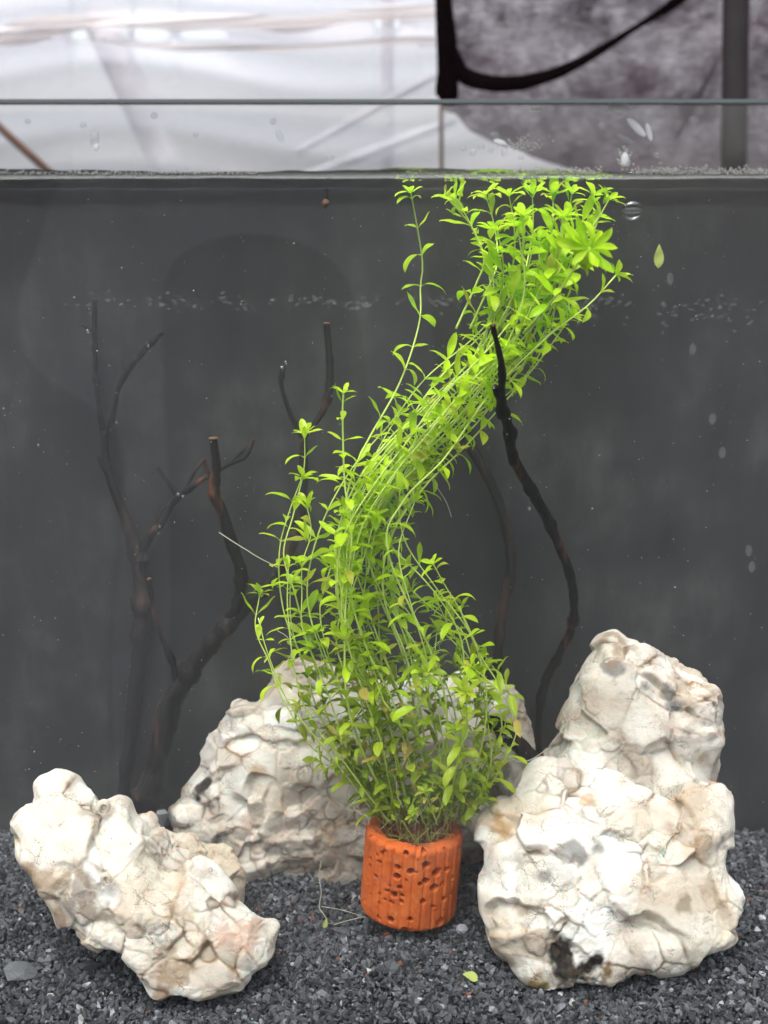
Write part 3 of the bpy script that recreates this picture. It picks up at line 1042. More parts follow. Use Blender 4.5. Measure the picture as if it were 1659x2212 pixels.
# ------------------------------------------------------------------ pot
def build_pot():
    PYc = 0.494
    top = W(896, 1788, PYc)
    bot = W(881, 1962, PYc)
    axis = (top - bot).normalized()
    H = (top - bot).length
    Rr = 0.0203
    root = empty('plant_pot', bot)
    tag(root, 'orange terracotta pot with vertical ribs and round pores, holding the green plant', 'plant pot')
    zx = np.array([(645, 742, 30), (635, 870, 34), (790, 768, 34), (960, 675, 36), (938, 735, 15), (958, 900, 32), (902, 945, 26), (1075, 800, 40),
                   (1108, 765, 26), (1207, 790, 28), (1350, 605, 20), (1055, 1012, 44), (1148, 985, 26), (1272, 960, 28), (1278, 1035, 16),
                   (398, 978, 22), (328, 905, 26), (345, 790, 20), (440, 760, 22), (412, 680, 26), (470, 630, 28), (508, 575, 22), (665, 1015, 24),
                   (690, 1125, 20), (685, 1208, 22), (598, 1130, 34), (522, 1112, 24), (436, 1200, 20), (496, 1237, 16), (570, 1248, 24), (428, 1330, 20),
                   (927, 1193, 30), (1175, 1210, 26), (1250, 1205, 22), (1052, 1285, 22), (780, 1443, 28), (552, 1490, 36), (1120, 1550, 44),
                   (1135, 1510, 26), (717, 1610, 36), (415, 1535, 24), (258, 1450, 30), (300, 1130, 32), (740, 530, 26), (330, 525, 20), (845, 775, 12),
                   (735, 890, 10), (752, 908, 10), (550, 1035, 12), (1075, 1345, 16), (1175, 1370, 15), (795, 1590, 14), (865, 770, 13), (325, 1290, 14),
                   (935, 503, 26), (1180, 512, 18), (700, 470, 16), (215, 1510, 26), (1350, 885, 14), (1330, 1140, 14), (300, 700, 16), (335, 1425, 14), (1245, 1425, 14)], float)
    vv = (zx[:, 1] - 470) / (1650 - 470)
    xl, xr = 300 - 105 * vv, 1405 - 75 * vv
    s = np.clip(2 * (zx[:, 0] - xl) / (xr - xl) - 1, -0.97, 0.97)
    hang = np.arcsin(s)
    hz = (1 - vv) * H
    hr = zx[:, 2] / 1110 * 2 * Rr * 1.08
    r = np.random.default_rng(4)
    hang = np.concatenate([hang, r.uniform(1.5, 4.7, 45)])
    hz = np.concatenate([hz, r.uniform(0.05, 0.95, 45) * H])
    hr = np.concatenate([hr, r.uniform(0.0005, 0.0011, 45)])
    nu = 420
    th = np.linspace(0, 2 * math.pi, nu, endpoint=False)
    prof = []                                              # (radius offset, height, weight of relief)
    for q in np.linspace(0, 1, 8): prof.append((Rr - 0.0030 + 0.0030 * math.sin(q * math.pi / 2), 0.0026 * (1 - math.cos(q * math.pi / 2)), q))
    for q in np.linspace(0, 1, 180)[1:]: prof.append((Rr, 0.0026 + q * (H - 0.0026 - 0.0024), 1.0))
    for q in np.linspace(0, 1, 9)[1:]: prof.append((Rr - 0.0026 + 0.0026 * math.cos(q * math.pi / 2), H - 0.0024 + 0.0024 * math.sin(q * math.pi / 2), 1 - 0.8 * q))
    for q in np.linspace(0, 1, 8)[1:]: prof.append((Rr - 0.0026 - 0.0032 * q, H + 0.0002 * math.sin(q * 3.1), 0.15))
    for q in np.linspace(0, 1, 10)[1:]: prof.append((Rr - 0.0060 - 0.0006 * q, H - 0.010 * q, 0.0))
    for q in np.linspace(0, 1, 6)[1:]: prof.append(((Rr - 0.0066) * (1 - q * 0.98), H - 0.010, 0.0))
    prof = np.array(prof)
    nv = len(prof)
    TH, K = np.meshgrid(th, np.arange(nv))
    Rad = prof[K, 0]
    Z = prof[K, 1]
    Wt = prof[K, 2]
    ph = (TH * 27 / (2 * math.pi) + 0.03 * np.sin(TH * 5)) % 1.0
    groove = np.exp(-((np.minimum(ph, 1 - ph)) / 0.10) ** 2) + 0.45 * (ph - 0.5)
    dr = -0.00075 * groove
    P0 = np.stack([Rr * np.sin(TH), -Rr * np.cos(TH), Z], -1).reshape(-1, 3)
    dr = dr + 0.00030 * fbm(P0 * 120, 4).reshape(TH.shape) + 0.00014 * fbm(P0 * 700, 3).reshape(TH.shape)
    # pressed-in pores (position by angle and height)
    wob = 1 + 0.20 * fbm(P0 * 500 + 3, 2).reshape(TH.shape)
    for a, z, rr in zip(hang, hz, hr):
        da = (TH - a + math.pi) % (2 * math.pi) - math.pi
        m = (np.abs(da) < 0.25)
        dist = np.hypot(da * Rr, Z - z) / (rr * wob)
        dep = np.where(m & (dist < 1.35), 1 / (1 + np.exp(np.clip((dist - 1.0) * 26, -40, 40))), 0) * min(0.0080, rr * 6)
        lip = np.where(m, np.exp(-((dist - 1.2) / 0.16) ** 2), 0) * 0.00008
        dr = dr - dep + lip
    notch = np.exp(-((TH - 0.04) / 0.045) ** 2) * (Z > H - 0.0035)
    dr = dr * Wt
    Rad = Rad + dr
    Z = Z - notch * 0.0009 * (Rad > Rr * 0.7)
    Z = Z + 0.0006 * vnoise(np.stack([TH * 1.7, TH * 0, K * 0.0], -1).reshape(-1, 3)).reshape(TH.shape) * np.clip((Z / H - 0.8) * 5, 0, 1)
    V = np.stack([Rad * np.sin(TH), -Rad * np.cos(TH), Z], -1).reshape(-1, 3)
    rot = np.array(Vector((0, 0, 1)).rotation_difference(axis).to_matrix())
    V = V @ rot.T + np.array(bot)
    Fc = []
    for j in range(nv - 1):
        for i in range(nu):
            i2 = (i + 1) % nu
            Fc.append((j * nu + i, j * nu + i2, (j + 1) * nu + i2, (j + 1) * nu + i))
    Fc.append(tuple(range(nu - 1, -1, -1)))
    mk('pot_body', V, Fc, M_POT, root)
    return bot, top, axis, Rr


POT_BOT, POT_TOP, POT_AX, POT_R = build_pot()

# ------------------------------------------------------------------ branches
def limb(name, pts, parent, mat, sides=10, rough=0.22, knots=0):
    """pts: (px, py, depth, width in pixels)"""
    q = smooth_path([list(W(p[0], p[1], p[2])) + [p[3]] for p in pts], max(14, len(pts) * 9))
    rad = q[:, 3] * 0.5 * q[:, 1] / F
    for _ in range(knots):
        i = random.randrange(2, len(q) - 2)
        rad[max(0, i - 1):i + 2] *= random.uniform(1.12, 1.3)
    V, Fc = tube(q, rad, sides, rough)
    return mk(name, V, Fc, mat, parent)


def cut_end(pt, Y, w, parent, nxt):
    a, b2 = W(*pt, Y), W(*nxt, Y)
    d = (a - b2).normalized()
    q = np.array([list(a - d * 0.0004), list(a + d * 0.0004), list(a + d * 0.0006)])
    V, Fc = tube(q, np.array([w * .50, w * .46, w * .2]) * Y / F, 12, 0.15)
    mk('cut_end', V, Fc, M_CUT, parent)


B = empty('dead_branch', W(310, 1745, 0.53))
tag(B, 'forked brown branch whose cut black prong stands up left of the plant', 'branch', 'dead branches in the tank')
Y = 0.53
limb('main_stem', [(305, 1800, Y, 52), (318, 1740, Y, 50), (345, 1620, Y, 48), (365, 1530, Y, 50), (392, 1480, Y, 46), (440, 1410, Y, 42), (500, 1340, Y, 40),
                   (545, 1295, Y + .004, 34), (590, 1250, Y + .008, 30), (640, 1150, Y + .014, 24), (655, 1050, Y + .018, 20), (655, 945, Y + .018, 17)], B, M_BARK2, 12, .25, 8)
limb('prong', [(492, 1340, Y, 26), (510, 1310, Y - .002, 26), (521, 1240, Y - .004, 27), (500, 1170, Y - .006, 27), (478, 1100, Y - .008, 25),
               (462, 1065, Y - .010, 26), (467, 1010, Y - .011, 21), (461, 948, Y - .012, 19)], B, M_BARK, 12, .22, 5)
cut_end((461, 947), Y - .012, 22, B, (463, 975))
limb('twig', [(380, 1470, Y, 18), (372, 1430, Y - .002, 14), (345, 1365, Y - .004, 11), (330, 1300, Y - .005, 11), (322, 1252, Y - .006, 11)], B, M_BARK2, 8, .3, 4)
cut_end((322, 1251), Y - .006, 12, B, (324, 1262))
limb('twig', [(460, 1062, Y - .009, 10), (452, 1030, Y - .009, 9), (440, 993, Y - .009, 9)], B, M_BARK2, 8)
limb('twig', [(655, 945, Y + .018, 16), (630, 900, Y + .018, 11), (612, 850, Y + .017, 9), (608, 820, Y + .017, 10), (612, 788, Y + .017, 10)], B, M_BARK, 8, .4, 5)
limb('twig', [(655, 948, Y + .018, 14), (680, 915, Y + .02, 12), (705, 870, Y + .021, 15), (713, 800, Y + .022, 16), (706, 700, Y + .022, 15)], B, M_BARK, 8, .3, 4)
cut_end((706, 699), Y + .022, 16, B, (707, 720))

B = empty('dead_branch', W(268, 1710, 0.556))
tag(B, 'faint spindly branch deep at the back left with outstretched twigs', 'branch', 'dead branches in the tank')
Y = 0.561
limb('main_stem', [(262, 1760, Y, 30), (268, 1690, Y, 30), (285, 1550, Y, 34), (300, 1400, Y, 36), (305, 1270, Y, 36), (280, 1150, Y, 30), (245, 1050, Y, 24), (226, 980, Y, 22),
                   (228, 930, Y, 18)], B, M_BARK2, 10, .25, 6)
limb('twig', [(228, 945, Y, 16), (245, 890, Y - .002, 13), (258, 830, Y - .004, 12), (300, 770, Y - .006, 11), (350, 718, Y - .008, 10)], B, M_BARK, 8, .35, 6)
limb('twig', [(302, 1260, Y, 24), (318, 1170, Y - .002, 20), (345, 1135, Y - .003, 18), (380, 1078, Y - .004, 16), (440, 1035, Y - .006, 12), (500, 1000, Y - .008, 11),
              (530, 985, Y - .009, 13), (548, 948, Y - .009, 8)], B, M_BARK, 8, .35, 6)
limb('twig', [(383, 1075, Y - .004, 10), (365, 1045, Y - .004, 9), (340, 1010, Y - .004, 9)], B, M_BARK2, 8, .3)
limb('twig', [(398, 1062, Y - .005, 8), (420, 1020, Y - .005, 8), (440, 993, Y - .005, 7)], B, M_BARK2, 8, .3)
limb('twig', [(330, 1150, Y - .002, 9), (345, 1110, Y - .004, 8), (370, 1085, Y - .004, 6)], B, M_BARK2, 8, .3)

for tw in ([(240, 1040, Y, 8), (222, 1010, Y - .002, 7), (212, 985, Y - .003, 6)], [(258, 830, Y - .004, 6), (268, 800, Y - .005, 5), (262, 775, Y - .005, 4)],
           [(226, 950, Y, 16), (214, 880, Y, 13), (206, 780, Y, 12), (204, 690, Y, 11), (206, 645, Y, 12)], [(206, 715, Y, 7), (194, 712, Y - .001, 6), (176, 700, Y - .002, 5)],
           [(500, 1000, Y - .008, 6), (512, 985, Y - .009, 5), (530, 970, Y - .009, 5)]):
    limb('twig', tw, B, M_BARK, 7, .45, 4)
B = empty('dead_branch', W(1165, 1640, 0.515))
tag(B, 'sinuous black branch rising between plant and tall right rock', 'branch', 'dead branches in the tank')
Y = 0.512
limb('main_stem', [(1175, 1690, Y, 25), (1163, 1600, Y, 14), (1166, 1530, Y, 16), (1180, 1470, Y, 19), (1215, 1400, Y - .002, 20), (1236, 1350, Y - .004, 21), (1240, 1290, Y - .008, 21),
                   (1228, 1230, Y - .012, 21), (1195, 1150, Y - .018, 22), (1160, 1080, Y - .024, 24), (1125, 1020, Y - .030, 24), (1108, 985, Y - .034, 23), (1100, 930, Y - .040, 24), (1085, 880, Y - .046, 24),
                   (1082, 840, Y - .052, 19), (1085, 800, Y - .056, 14), (1076, 750, Y - .060, 12), (1064, 703, Y - .064, 11)], B, M_BARK, 14, .38, 16)
limb('stub', [(1086, 868, Y - .048, 20), (1074, 848, Y - .052, 18), (1069, 835, Y - .054, 15)], B, M_BARK, 10, .2)
limb('stub', [(1180, 1690, Y, 38), (1150, 1640, Y - .004, 36), (1110, 1600, Y - .010, 34), (1070, 1565, Y - .016, 36), (1058, 1555, Y - .018, 28)], B, M_BARK2, 12, .3, 3)
cut_end((1064, 703), Y - .064, 12, B, (1068, 720))

B = empty('dead_branch', W(1085, 1450, 0.558))
tag(B, 'dim slender branch in the haze just left of the black branch at right', 'branch', 'dead branches in the tank')
Y = 0.557
limb('main_stem', [(1095, 1560, Y, 18), (1075, 1450, Y, 20), (1085, 1330, Y, 22), (1105, 1220, Y, 24), (1088, 1120, Y, 24), (1060, 1040, Y, 24), (1020, 970, Y, 24),
                   (985, 925, Y, 20), (960, 880, Y, 16)], B, M_BARK2, 10, .2, 5)

# hanging bud at the water surface
B = empty('floating_twig', W(704, 440, 0.50))
tag(B, 'tiny brown bud on a short stalk hanging from the water surface', 'twig')
limb('stalk', [(705, 408, 0.50, 9), (705, 432, 0.50, 9)], B, M_BARK2, 8)
limb('bud', [(704, 428, 0.50, 7), (704, 437, 0.50, 16), (703, 444, 0.50, 14), (703, 450, 0.50, 5)], B, M_CUT, 8, .3)

# ------------------------------------------------------------------ the plant
plant_base = POT_TOP - POT_AX * 0.008
PL = empty('stem_plant', plant_base)
tag(PL, 'bushy bright green aquatic stem plant growing from the orange pot to the surface', 'plant')


def leaf_mesh(name, curl, fold, wratio, mat, tint):
    """unit-length leaf along +X, width along Y, upper face +Z"""
    nu, nv = 10, 2
    V, Fc = [], []
    for i in range(nu + 1):
        t = i / nu
        w = wratio * (math.sin(math.pi * min(1, t ** 1.28)) ** 0.72) * 0.5 if 0 < t < 1 else 0.0      # spoon shaped: narrow foot, round tip
        w = max(w, 0.018 if t < 1 else 0.002)
        a = curl * t
        x = math.sin(a) / curl if abs(curl) > 1e-3 else t
        z = -(1 - math.cos(a)) / curl if abs(curl) > 1e-3 else 0
        for j in range(-nv, nv + 1):
            s = j / nv
            V.append((x + fold * abs(s) * w * math.sin(a) * .5, s * w, z + fold * abs(s) * w * 0.9 + 0.02 * math.sin(t * 9 + s)))
    k = 2 * nv + 1
    for i in range(nu):
        for j in range(k - 1):
            Fc.append((i * k + j, i * k + j + 1, (i + 1) * k + j + 1, (i + 1) * k + j))
    me = bpy.data.meshes.new(name)
    me.from_pydata(V, [], Fc)
    me.polygons.foreach_set('use_smooth', [True] * len(me.polygons))
    me.materials.append(mat)
    vcol(me, 'leaf', np.array([tint, tint, tint]))
    return me


LM = {}
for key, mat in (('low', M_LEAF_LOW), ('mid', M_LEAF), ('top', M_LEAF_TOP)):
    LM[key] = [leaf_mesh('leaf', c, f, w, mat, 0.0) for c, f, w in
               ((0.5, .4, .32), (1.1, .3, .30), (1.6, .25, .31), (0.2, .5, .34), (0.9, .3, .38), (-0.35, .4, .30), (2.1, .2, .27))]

leaves = []            # (stem index, mesh key, variant, 4x4 matrix, weight)
stem_parts = []


def leaf_matrix(p, d, n, L):
    d = d / (np.linalg.norm(d) + 1e-9)
    n = n - d * np.dot(n, d)
    n /= np.linalg.norm(n) + 1e-9
    y = np.cross(n, d)
    m = np.eye(4)
    m[:3, 0], m[:3, 1], m[:3, 2], m[:3, 3] = d * L, y * L, n * L, p
    return m


def add_stem(pts, r0, spacing=36, size=46, bare=0.0, tip=True, rs=None, twist=None, sparse=0.0, tipsize=0.75, sizes=None):
    """pts: (px, py, depth); leaf pairs at nodes"""
    rs = rs or random
    n = max(16, len(pts) * 8)
    q = smooth_path([list(W(*p)) for p in pts], n)
    mpp = q[:, 1].mean() / F
    L = np.concatenate([[0], np.cumsum(np.linalg.norm(np.diff(q, axis=0), axis=1))])
    tot = L[-1]
    rad = r0 * (1 - 0.45 * L / tot)
    k = len(stem_parts)
    V, Fc = tube(q, rad, 6, 0.0)
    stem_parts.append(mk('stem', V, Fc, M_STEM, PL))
    T = np.gradient(q, axis=0)
    T /= np.linalg.norm(T, axis=1)[:, None]
    pos = max(bare * tot, 0.006)
    az = rs.uniform(0, 6.28) if twist is None else twist
    up = np.array([0, 0, 1.0])
    while pos < tot:
        f = pos / tot
        p = np.array([np.interp(pos, L, q[:, a]) for a in range(3)])
        t = np.array([np.interp(pos, L, T[:, a]) for a in range(3)])
        t /= np.linalg.norm(t)
        ref = np.cross(t, [0.3, 1, 0.1])
        ref /= np.linalg.norm(ref)
        bi = np.cross(t, ref)
        near_tip = max(0.0, 1 - (tot - pos) / 0.02)
        lowz = pix(p)[1] > 1400
        if rs.random() > sparse * (0.3 if lowz else 1):
            for s in (0, math.pi):
                if rs.random() < 0.10:
                    continue
                a = az + s + rs.gauss(0, .18)
                o = math.cos(a) * ref + math.sin(a) * bi
                lean = rs.uniform(0.15, 0.75) + 0.5 * near_tip
                d = o * math.cos(lean) + t * math.sin(lean) + up * 0.12
                nn = t * math.cos(lean) - o * math.sin(lean) + np.array([rs.gauss(0, .25), rs.gauss(0, .25), 0.3])
                px_, py_ = pix(p)
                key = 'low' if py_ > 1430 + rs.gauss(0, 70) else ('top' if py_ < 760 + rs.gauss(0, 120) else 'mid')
                sz = (size if sizes is None else np.interp(f, [0, 1], sizes)) * rs.uniform(0.65, 1.18) * (1 - 0.30 * near_tip)
                if key == 'low': sz *= 0.88
                leaves.append((k, key, rs.randrange(7), leaf_matrix(p + o * rad.mean() * .7, d, nn, sz * mpp), sz * 0.5 / q[:, 1].mean()))
        az += math.pi / 2 + rs.gauss(0, .15)
        pos += (0.72 if lowz else 1.0) * spacing * mpp * rs.uniform(.75, 1.25) * (1 - 0.45 * near_tip)
    if tip:
        p, t = q[-1], T[-1]
        ref = np.cross(t, [0.3, 1, 0.1]); ref /= np.linalg.norm(ref)
        bi = np.cross(t, ref)
        for j in range(6):
            a = j * 2.4 + az
            o = math.cos(a) * ref + math.sin(a) * bi
            lean = 0.45 + 0.10 * j
            d = o * math.cos(lean) + t * math.sin(lean)
            nn = t * math.cos(lean) - o * math.sin(lean)
            py_ = pix(p)[1]
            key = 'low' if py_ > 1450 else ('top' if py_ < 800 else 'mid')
            leaves.append((k, key, rs.choice((0, 1, 3, 4)), leaf_matrix(p, d, nn, size * tipsize * rs.uniform(.6, 1.0) * mpp), 1.0))
    return q


gA = [(835, 1780), (730, 1650), (645, 1480), (605, 1300), (612, 1160), (590, 1085)]
gB = [(850, 1780), (760, 1600), (690, 1420), (655, 1230), (680, 1080), (735, 900), (745, 845)]
gC = [(880, 1780), (800, 1580), (735, 1380), (715, 1200), (780, 1040), (920, 880), (1060, 745), (1180, 620), (1240, 520)]
gD = [(910, 1780), (870, 1560), (800, 1380), (755, 1220), (820, 1060), (960, 915), (1100, 780), (1190, 650), (1190, 520), (1200, 425)]
gE = [(940, 1780), (930, 1560), (870, 1380), (800, 1230), (860, 1085), (1000, 905), (1140, 750), (1270, 660), (1330, 600)]
gF = [(960, 1778), (1010, 1580), (970, 1400), (880, 1270), (800, 1160), (790, 1080), (880, 950), (1010, 800), (1090, 640), (1080, 520), (1120, 430)]
gG = [(985, 1775), (1062, 1600), (1020, 1450), (965, 1330), (880, 1220), (812, 1120)]
gH = [(1000, 1772), (1060, 1640), (1050, 1520), (1000, 1400), (985, 1340)]


def resample2(g, n=24):
    return smooth_path([(x, y, 0) for x, y in g], n)[:, :2]


def mixed(g1, g2, t, end, jit, y0, dmid, dend, start=0.0):
    a, b2 = resample2(g1), resample2(g2)
    p = a * (1 - t) + b2 * t
    m = max(6, int(len(p) * end))
    p = p[int(len(p) * start):m]
    s = np.linspace(0, 1, len(p))
    ph = np.random.default_rng(int(abs(t * 1e6 + y0 * 1e7 + dend * 1e7)) % 99991).uniform(0, 6.28, 4)
    w = np.minimum(1, s * 6)
    p[:, 0] += jit * w * (np.sin(s * 5 + ph[0]) + .6 * np.sin(s * 13 + ph[1]) + .25 * np.sin(s * 29 + ph[3]))
    p[:, 1] += jit * .6 * w * np.sin(s * 6 + ph[2])
    p[:, 0] += (ph[3] / 3.14 - 1) * 72 * np.sin(np.minimum(s * 1.15, 1) * 2.4)
    p[:, 1] += (ph[1] / 3.14 - 1) * 34 * s ** 1.2
    p[:, 1] = np.maximum(p[:, 1], 410)
    Yd = y0 + dmid * np.sin(np.minimum(1, s) * math.pi * .8) + dend * s * s
    return [(p[i, 0], p[i, 1], Yd[i]) for i in range(0, len(p), 2)]


RS = random.Random(11)
spec = [(gA, gB, 6, (.75, 1.0), 0), (gB, gC, 3, (.42, .62), 0), (gB, gC, 3, (.72, .95), 0), (gC, gD, 5, (.86, 1.0), 0), (gC, gD, 5, (.84, 1.0), .36), (gD, gE, 3, (.86, 1.0), 0),
        (gD, gE, 4, (.84, 1.0), .40), (gC, gE, 4, (.55, .8), .2), (gD, gF, 3, (.86, 1.0), 0), (gD, gF, 4, (.86, 1.0), .45), (gF, gE, 3, (.5, .8), .2), (gF, gG, 3, (.5, .62), 0),
        (gG, gH, 5, (.7, 1.0), 0), (gA, gC, 5, (.25, .42), 0), (gD, gG, 6, (.28, .45), 0), (gA, gD, 4, (.35, .5), .1)]
for g1, g2, cnt, (e0, e1), st in spec:
    for i in range(cnt):
        t = (i + RS.random()) / cnt
        y0 = 0.4945 + RS.uniform(-.0085, .0085)
        add_stem(mixed(g1, g2, t, RS.uniform(e0, e1), RS.uniform(6, 24), y0, RS.uniform(-.016, .016), RS.uniform(-.030, .022), st),
                 RS.uniform(.00032, .00046), spacing=RS.uniform(46, 60), size=RS.uniform(50, 67), bare=RS.uniform(.02, .1), rs=RS, sparse=.12)
# single stems that can be made out
Y0 = 0.494
add_stem([(870, 1778, Y0), (790, 1500, .49), (735, 1250, .485), (760, 1030, .49), (862, 830, .495), (905, 700, .50), (908, 620, .505), (912, 560, .505), (888, 418, .50)],
         .0005, 62, 62, .3, True, RS, 0.0)
add_stem([(930, 1778, Y0), (880, 1450, .50), (800, 1200, .50), (900, 990, .50), (1020, 830, .50), (1060, 640, .50), (1030, 510, .50), (963, 424, .495)], .0005, 44, 50, .3, True, RS)
add_stem([(950, 1778, Y0), (960, 1500, .485), (840, 1200, .475), (870, 1085, .472), (960, 990, .47), (1060, 850, .47), (1180, 730, .472), (1270, 660, .474), (1330, 595, .475)],
         .0005, 56, 62, .3, True, RS)
add_stem([(825, 1778, Y0), (720, 1640, .49), (625, 1520, .487), (578, 1410, .486), (558, 1335, .486)], .00042, 52, 34, .55, False, RS)
add_stem([(985, 1775, Y0), (1035, 1725, .49), (1060, 1650, .488), (1055, 1570, .488), (1040, 1500, .49)], .0004, 44, 42, .1, True, RS)
add_stem([(860, 1780, Y0), (760, 1560, .48), (745, 1350, .476), (760, 1150, .474), (745, 1050, .474), (740, 900, .474), (742, 850, .474)], .00055, 50, 56, .2, True, RS)
add_stem([(905, 1778, Y0 - .012), (893, 1765, Y0 - .016), (892, 1755, Y0 - .018)], .0004, 12, 34, .1, True, RS)
add_stem([(985, 1770, Y0), (1010, 1750, .487), (1040, 1712, .485)], .0004, 22, 46, .1, True, RS)
for tx, ty, td, mx, my in [(985, 428, .49, 1045, 560), (1050, 422, .505, 1075, 560), (1100, 425, .48, 1110, 560), (1150, 420, .50, 1140, 560), (1195, 424, .47, 1180, 560),
                           (1235, 420, .495, 1200, 540), (1280, 424, .485, 1230, 520), (1315, 432, .48, 1240, 540), (1130, 470, .465, 1120, 600), (1215, 470, .46, 1190, 600),
                           (1075, 500, .475, 1085, 620), (1290, 470, .50, 1210, 580), (1165, 520, .47, 1150, 640), (1060, 560, .48, 1060, 680)]:
    add_stem([(mx - 60, my + 150, .49), (mx - 15, my + 50, .49), (mx, my, (.49 + td) / 2), ((mx + tx) / 2 + 6, (my + ty) / 2, td), (tx, ty, td)], .00042, 44, 70, .1, True, RS, sizes=(66, 72))
for i in range(9):
    x0, yy = RS.uniform(820, 985), Y0 + RS.uniform(-.016, .006)
    x1 = x0 + RS.uniform(-40, 40)
    add_stem([(x0, 1782, yy), ((x0 + x1) / 2, 1745, yy - .002), (x1, RS.uniform(1660, 1720), yy - .004)], .00034, 26, 40, .05, True, RS)
# big rosette close to the glass
add_stem([(1130, 720, .47), (1200, 640, .455), (1262, 548, .442)], .0005, 30, 58, .3, True, RS)
rp = np.array(list(W(1272, 538, .438)))
kk = len(stem_parts) - 1
for j in range(24):
    a = j * 2.39996 + RS.gauss(0, .25)
    o = np.array([math.cos(a), RS.uniform(-.9, .5), math.sin(a) * .9])
    leaves.append((kk, 'top', (0, 1, 5, 6)[j % 4], leaf_matrix(rp + o * .0008, o + np.array([0, 0, .1]), np.array([RS.gauss(0, .4), -1, 0.5 + RS.gauss(0, .4)]), RS.uniform(40, 76) * .438 / F), 3.0))

# the 300 leaves that show largest are objects, the rest one mass
order = sorted(range(len(leaves)), key=lambda i: -leaves[i][4] - (0.02 if leaves[i][3][1, 3] < 0.49 else 0))
big = set(order[:300])
for i in sorted(big):
    k, key, v, m, _ = leaves[i]
    o = bpy.data.objects.new('leaf', LM[key][v])
    put(o, stem_parts[k])
    o.matrix_parent_inverse = Matrix()
    # a stem's own origin sits at the plant's base offset: keep world placement
    o.matrix_local = Matrix(m.tolist())
for key in ('low', 'mid', 'top'):
    pass
Vs, Ts, Cs, Ms, off = [], [], [], [], 0
cache = {}
for key in LM:
    for v, me in enumerate(LM[key]):
        a = np.array([list(x.co) for x in me.vertices])
        me.calc_loop_triangles()
        t = np.array([list(x.vertices) for x in me.loop_triangles])
        cache[key, v] = (a, t)
for i in range(len(leaves)):
    if i in big: continue
    k, key, v, m, _ = leaves[i]
    a, t = cache[key, v]
    Vs.append(a @ m[:3, :3].T + m[:3, 3])
    Ts.append(t + off)
    off += len(a)
    Cs.append(np.full((len(a), 3), RS.random()))
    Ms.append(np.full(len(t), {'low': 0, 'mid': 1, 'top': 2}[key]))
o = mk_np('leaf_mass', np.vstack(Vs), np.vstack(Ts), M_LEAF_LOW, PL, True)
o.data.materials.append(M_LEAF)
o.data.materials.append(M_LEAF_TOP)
o.data.polygons.foreach_set('material_index', np.concatenate(Ms).astype(np.int32))
vcol(o.data, 'leaf', np.vstack(Cs))
o['kind'] = 'stuff'
print('LEAVES', len(leaves), 'STEMS', len(stem_parts))


def root(pts, w, mat=None, name='root'):
    q = smooth_path([list(W(*p)) for p in pts], len(pts) * 8)
    q[:, 0] += 0.0003 * vnoise(q * 300)
    V, Fc = tube(q, w * 0.27 * q[:, 1] / F, 5)
    return mk(name, V, Fc, mat or M_ROOT, PL)


root([(472, 1150, .495), (520, 1180, .495), (560, 1205, .495), (600, 1226, .495)], 4)
root([(920, 1020, .485), (945, 1055, .485), (965, 1085, .485), (975, 1117, .485)], 3)
root([(694, 1860, .485), (689, 1890, .485), (694, 1925, .484), (689, 1958, .483), (699, 1975, .482), (705, 1985, .482)], 4)
root([(694, 1958, .484), (735, 1965, .484), (780, 1978, .486)], 3)
root([(720, 1998, .481), (745, 1990, .482), (770, 1984, .484), (790, 1980, .486)], 3)
root([(600, 1362, .49), (622, 1380, .49), (628, 1410, .49), (612, 1440, .49)], 3)
root([(1180, 1618, .495), (1150, 1640, .495), (1120, 1645, .495), (1090, 1632, .495), (1050, 1630, .495)], 4)
root([(995, 1285, .49), (975, 1300, .49), (968, 1330, .49), (965, 1350, .49)], 3)
for i in range(46):                                   # fine threads in the lower bush
    x0, y0 = RS.uniform(660, 1050), RS.uniform(1350, 1740)
    if y0 > 1600: x0 = RS.uniform(760, 1030)
    yy = Y0 + RS.uniform(-.018, .01)
    dx, dy = RS.uniform(-50, 50), RS.uniform(40, 120)
    root([(x0, y0, yy), (x0 + dx * .3 + RS.uniform(-14, 14), y0 + dy * .4, yy), (x0 + dx * .7 + RS.uniform(-14, 14), y0 + dy * .7, yy), (x0 + dx, y0 + dy, yy)],
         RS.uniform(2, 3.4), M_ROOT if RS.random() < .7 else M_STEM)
for i in range(120):                                  # brown rootlets matted in the pot's mouth
    a, rr = RS.uniform(0, 6.28), POT_R * RS.uniform(.2, .80)
    p0 = POT_TOP + Vector((math.cos(a) * rr, math.sin(a) * rr, -.003))
    px_, py_ = pix(p0)
    root([(px_, py_, p0.y), (px_ + RS.uniform(-16, 16), py_ - RS.uniform(5, 25), p0.y), (px_ + RS.uniform(-34, 34), py_ - RS.uniform(0, 70), p0.y + RS.uniform(-.003, .003))],
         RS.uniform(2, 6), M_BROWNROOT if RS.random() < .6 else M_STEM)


# loose bits of leaf
def loose_leaf(label, px, py, Yd, L, d, n, mat, var=(0.3, .4, .4)):
    me = leaf_mesh('leaf_fragment', var[0], var[1], var[2], mat, 0.3)
    o = bpy.data.objects.new('leaf_fragment', me)
    put(o)
    p = np.array(list(W(px, py, Yd)))
    o.matrix_world = Matrix(leaf_matrix(p, np.array(d, float), np.array(n, float), L * Yd / F).tolist())
    tag(o, label, 'leaf')


def gravel_depth(px, py, extra=0.0):
    lo, hi = 0.422, 0.56
    for _ in range(40):
        mid = (lo + hi) / 2
        q = W(px, py, mid)
        if q.z > float(gz_arr(np.array([q.x]), np.array([mid]))[0]) + extra: lo = mid
        else: hi = mid
    return lo


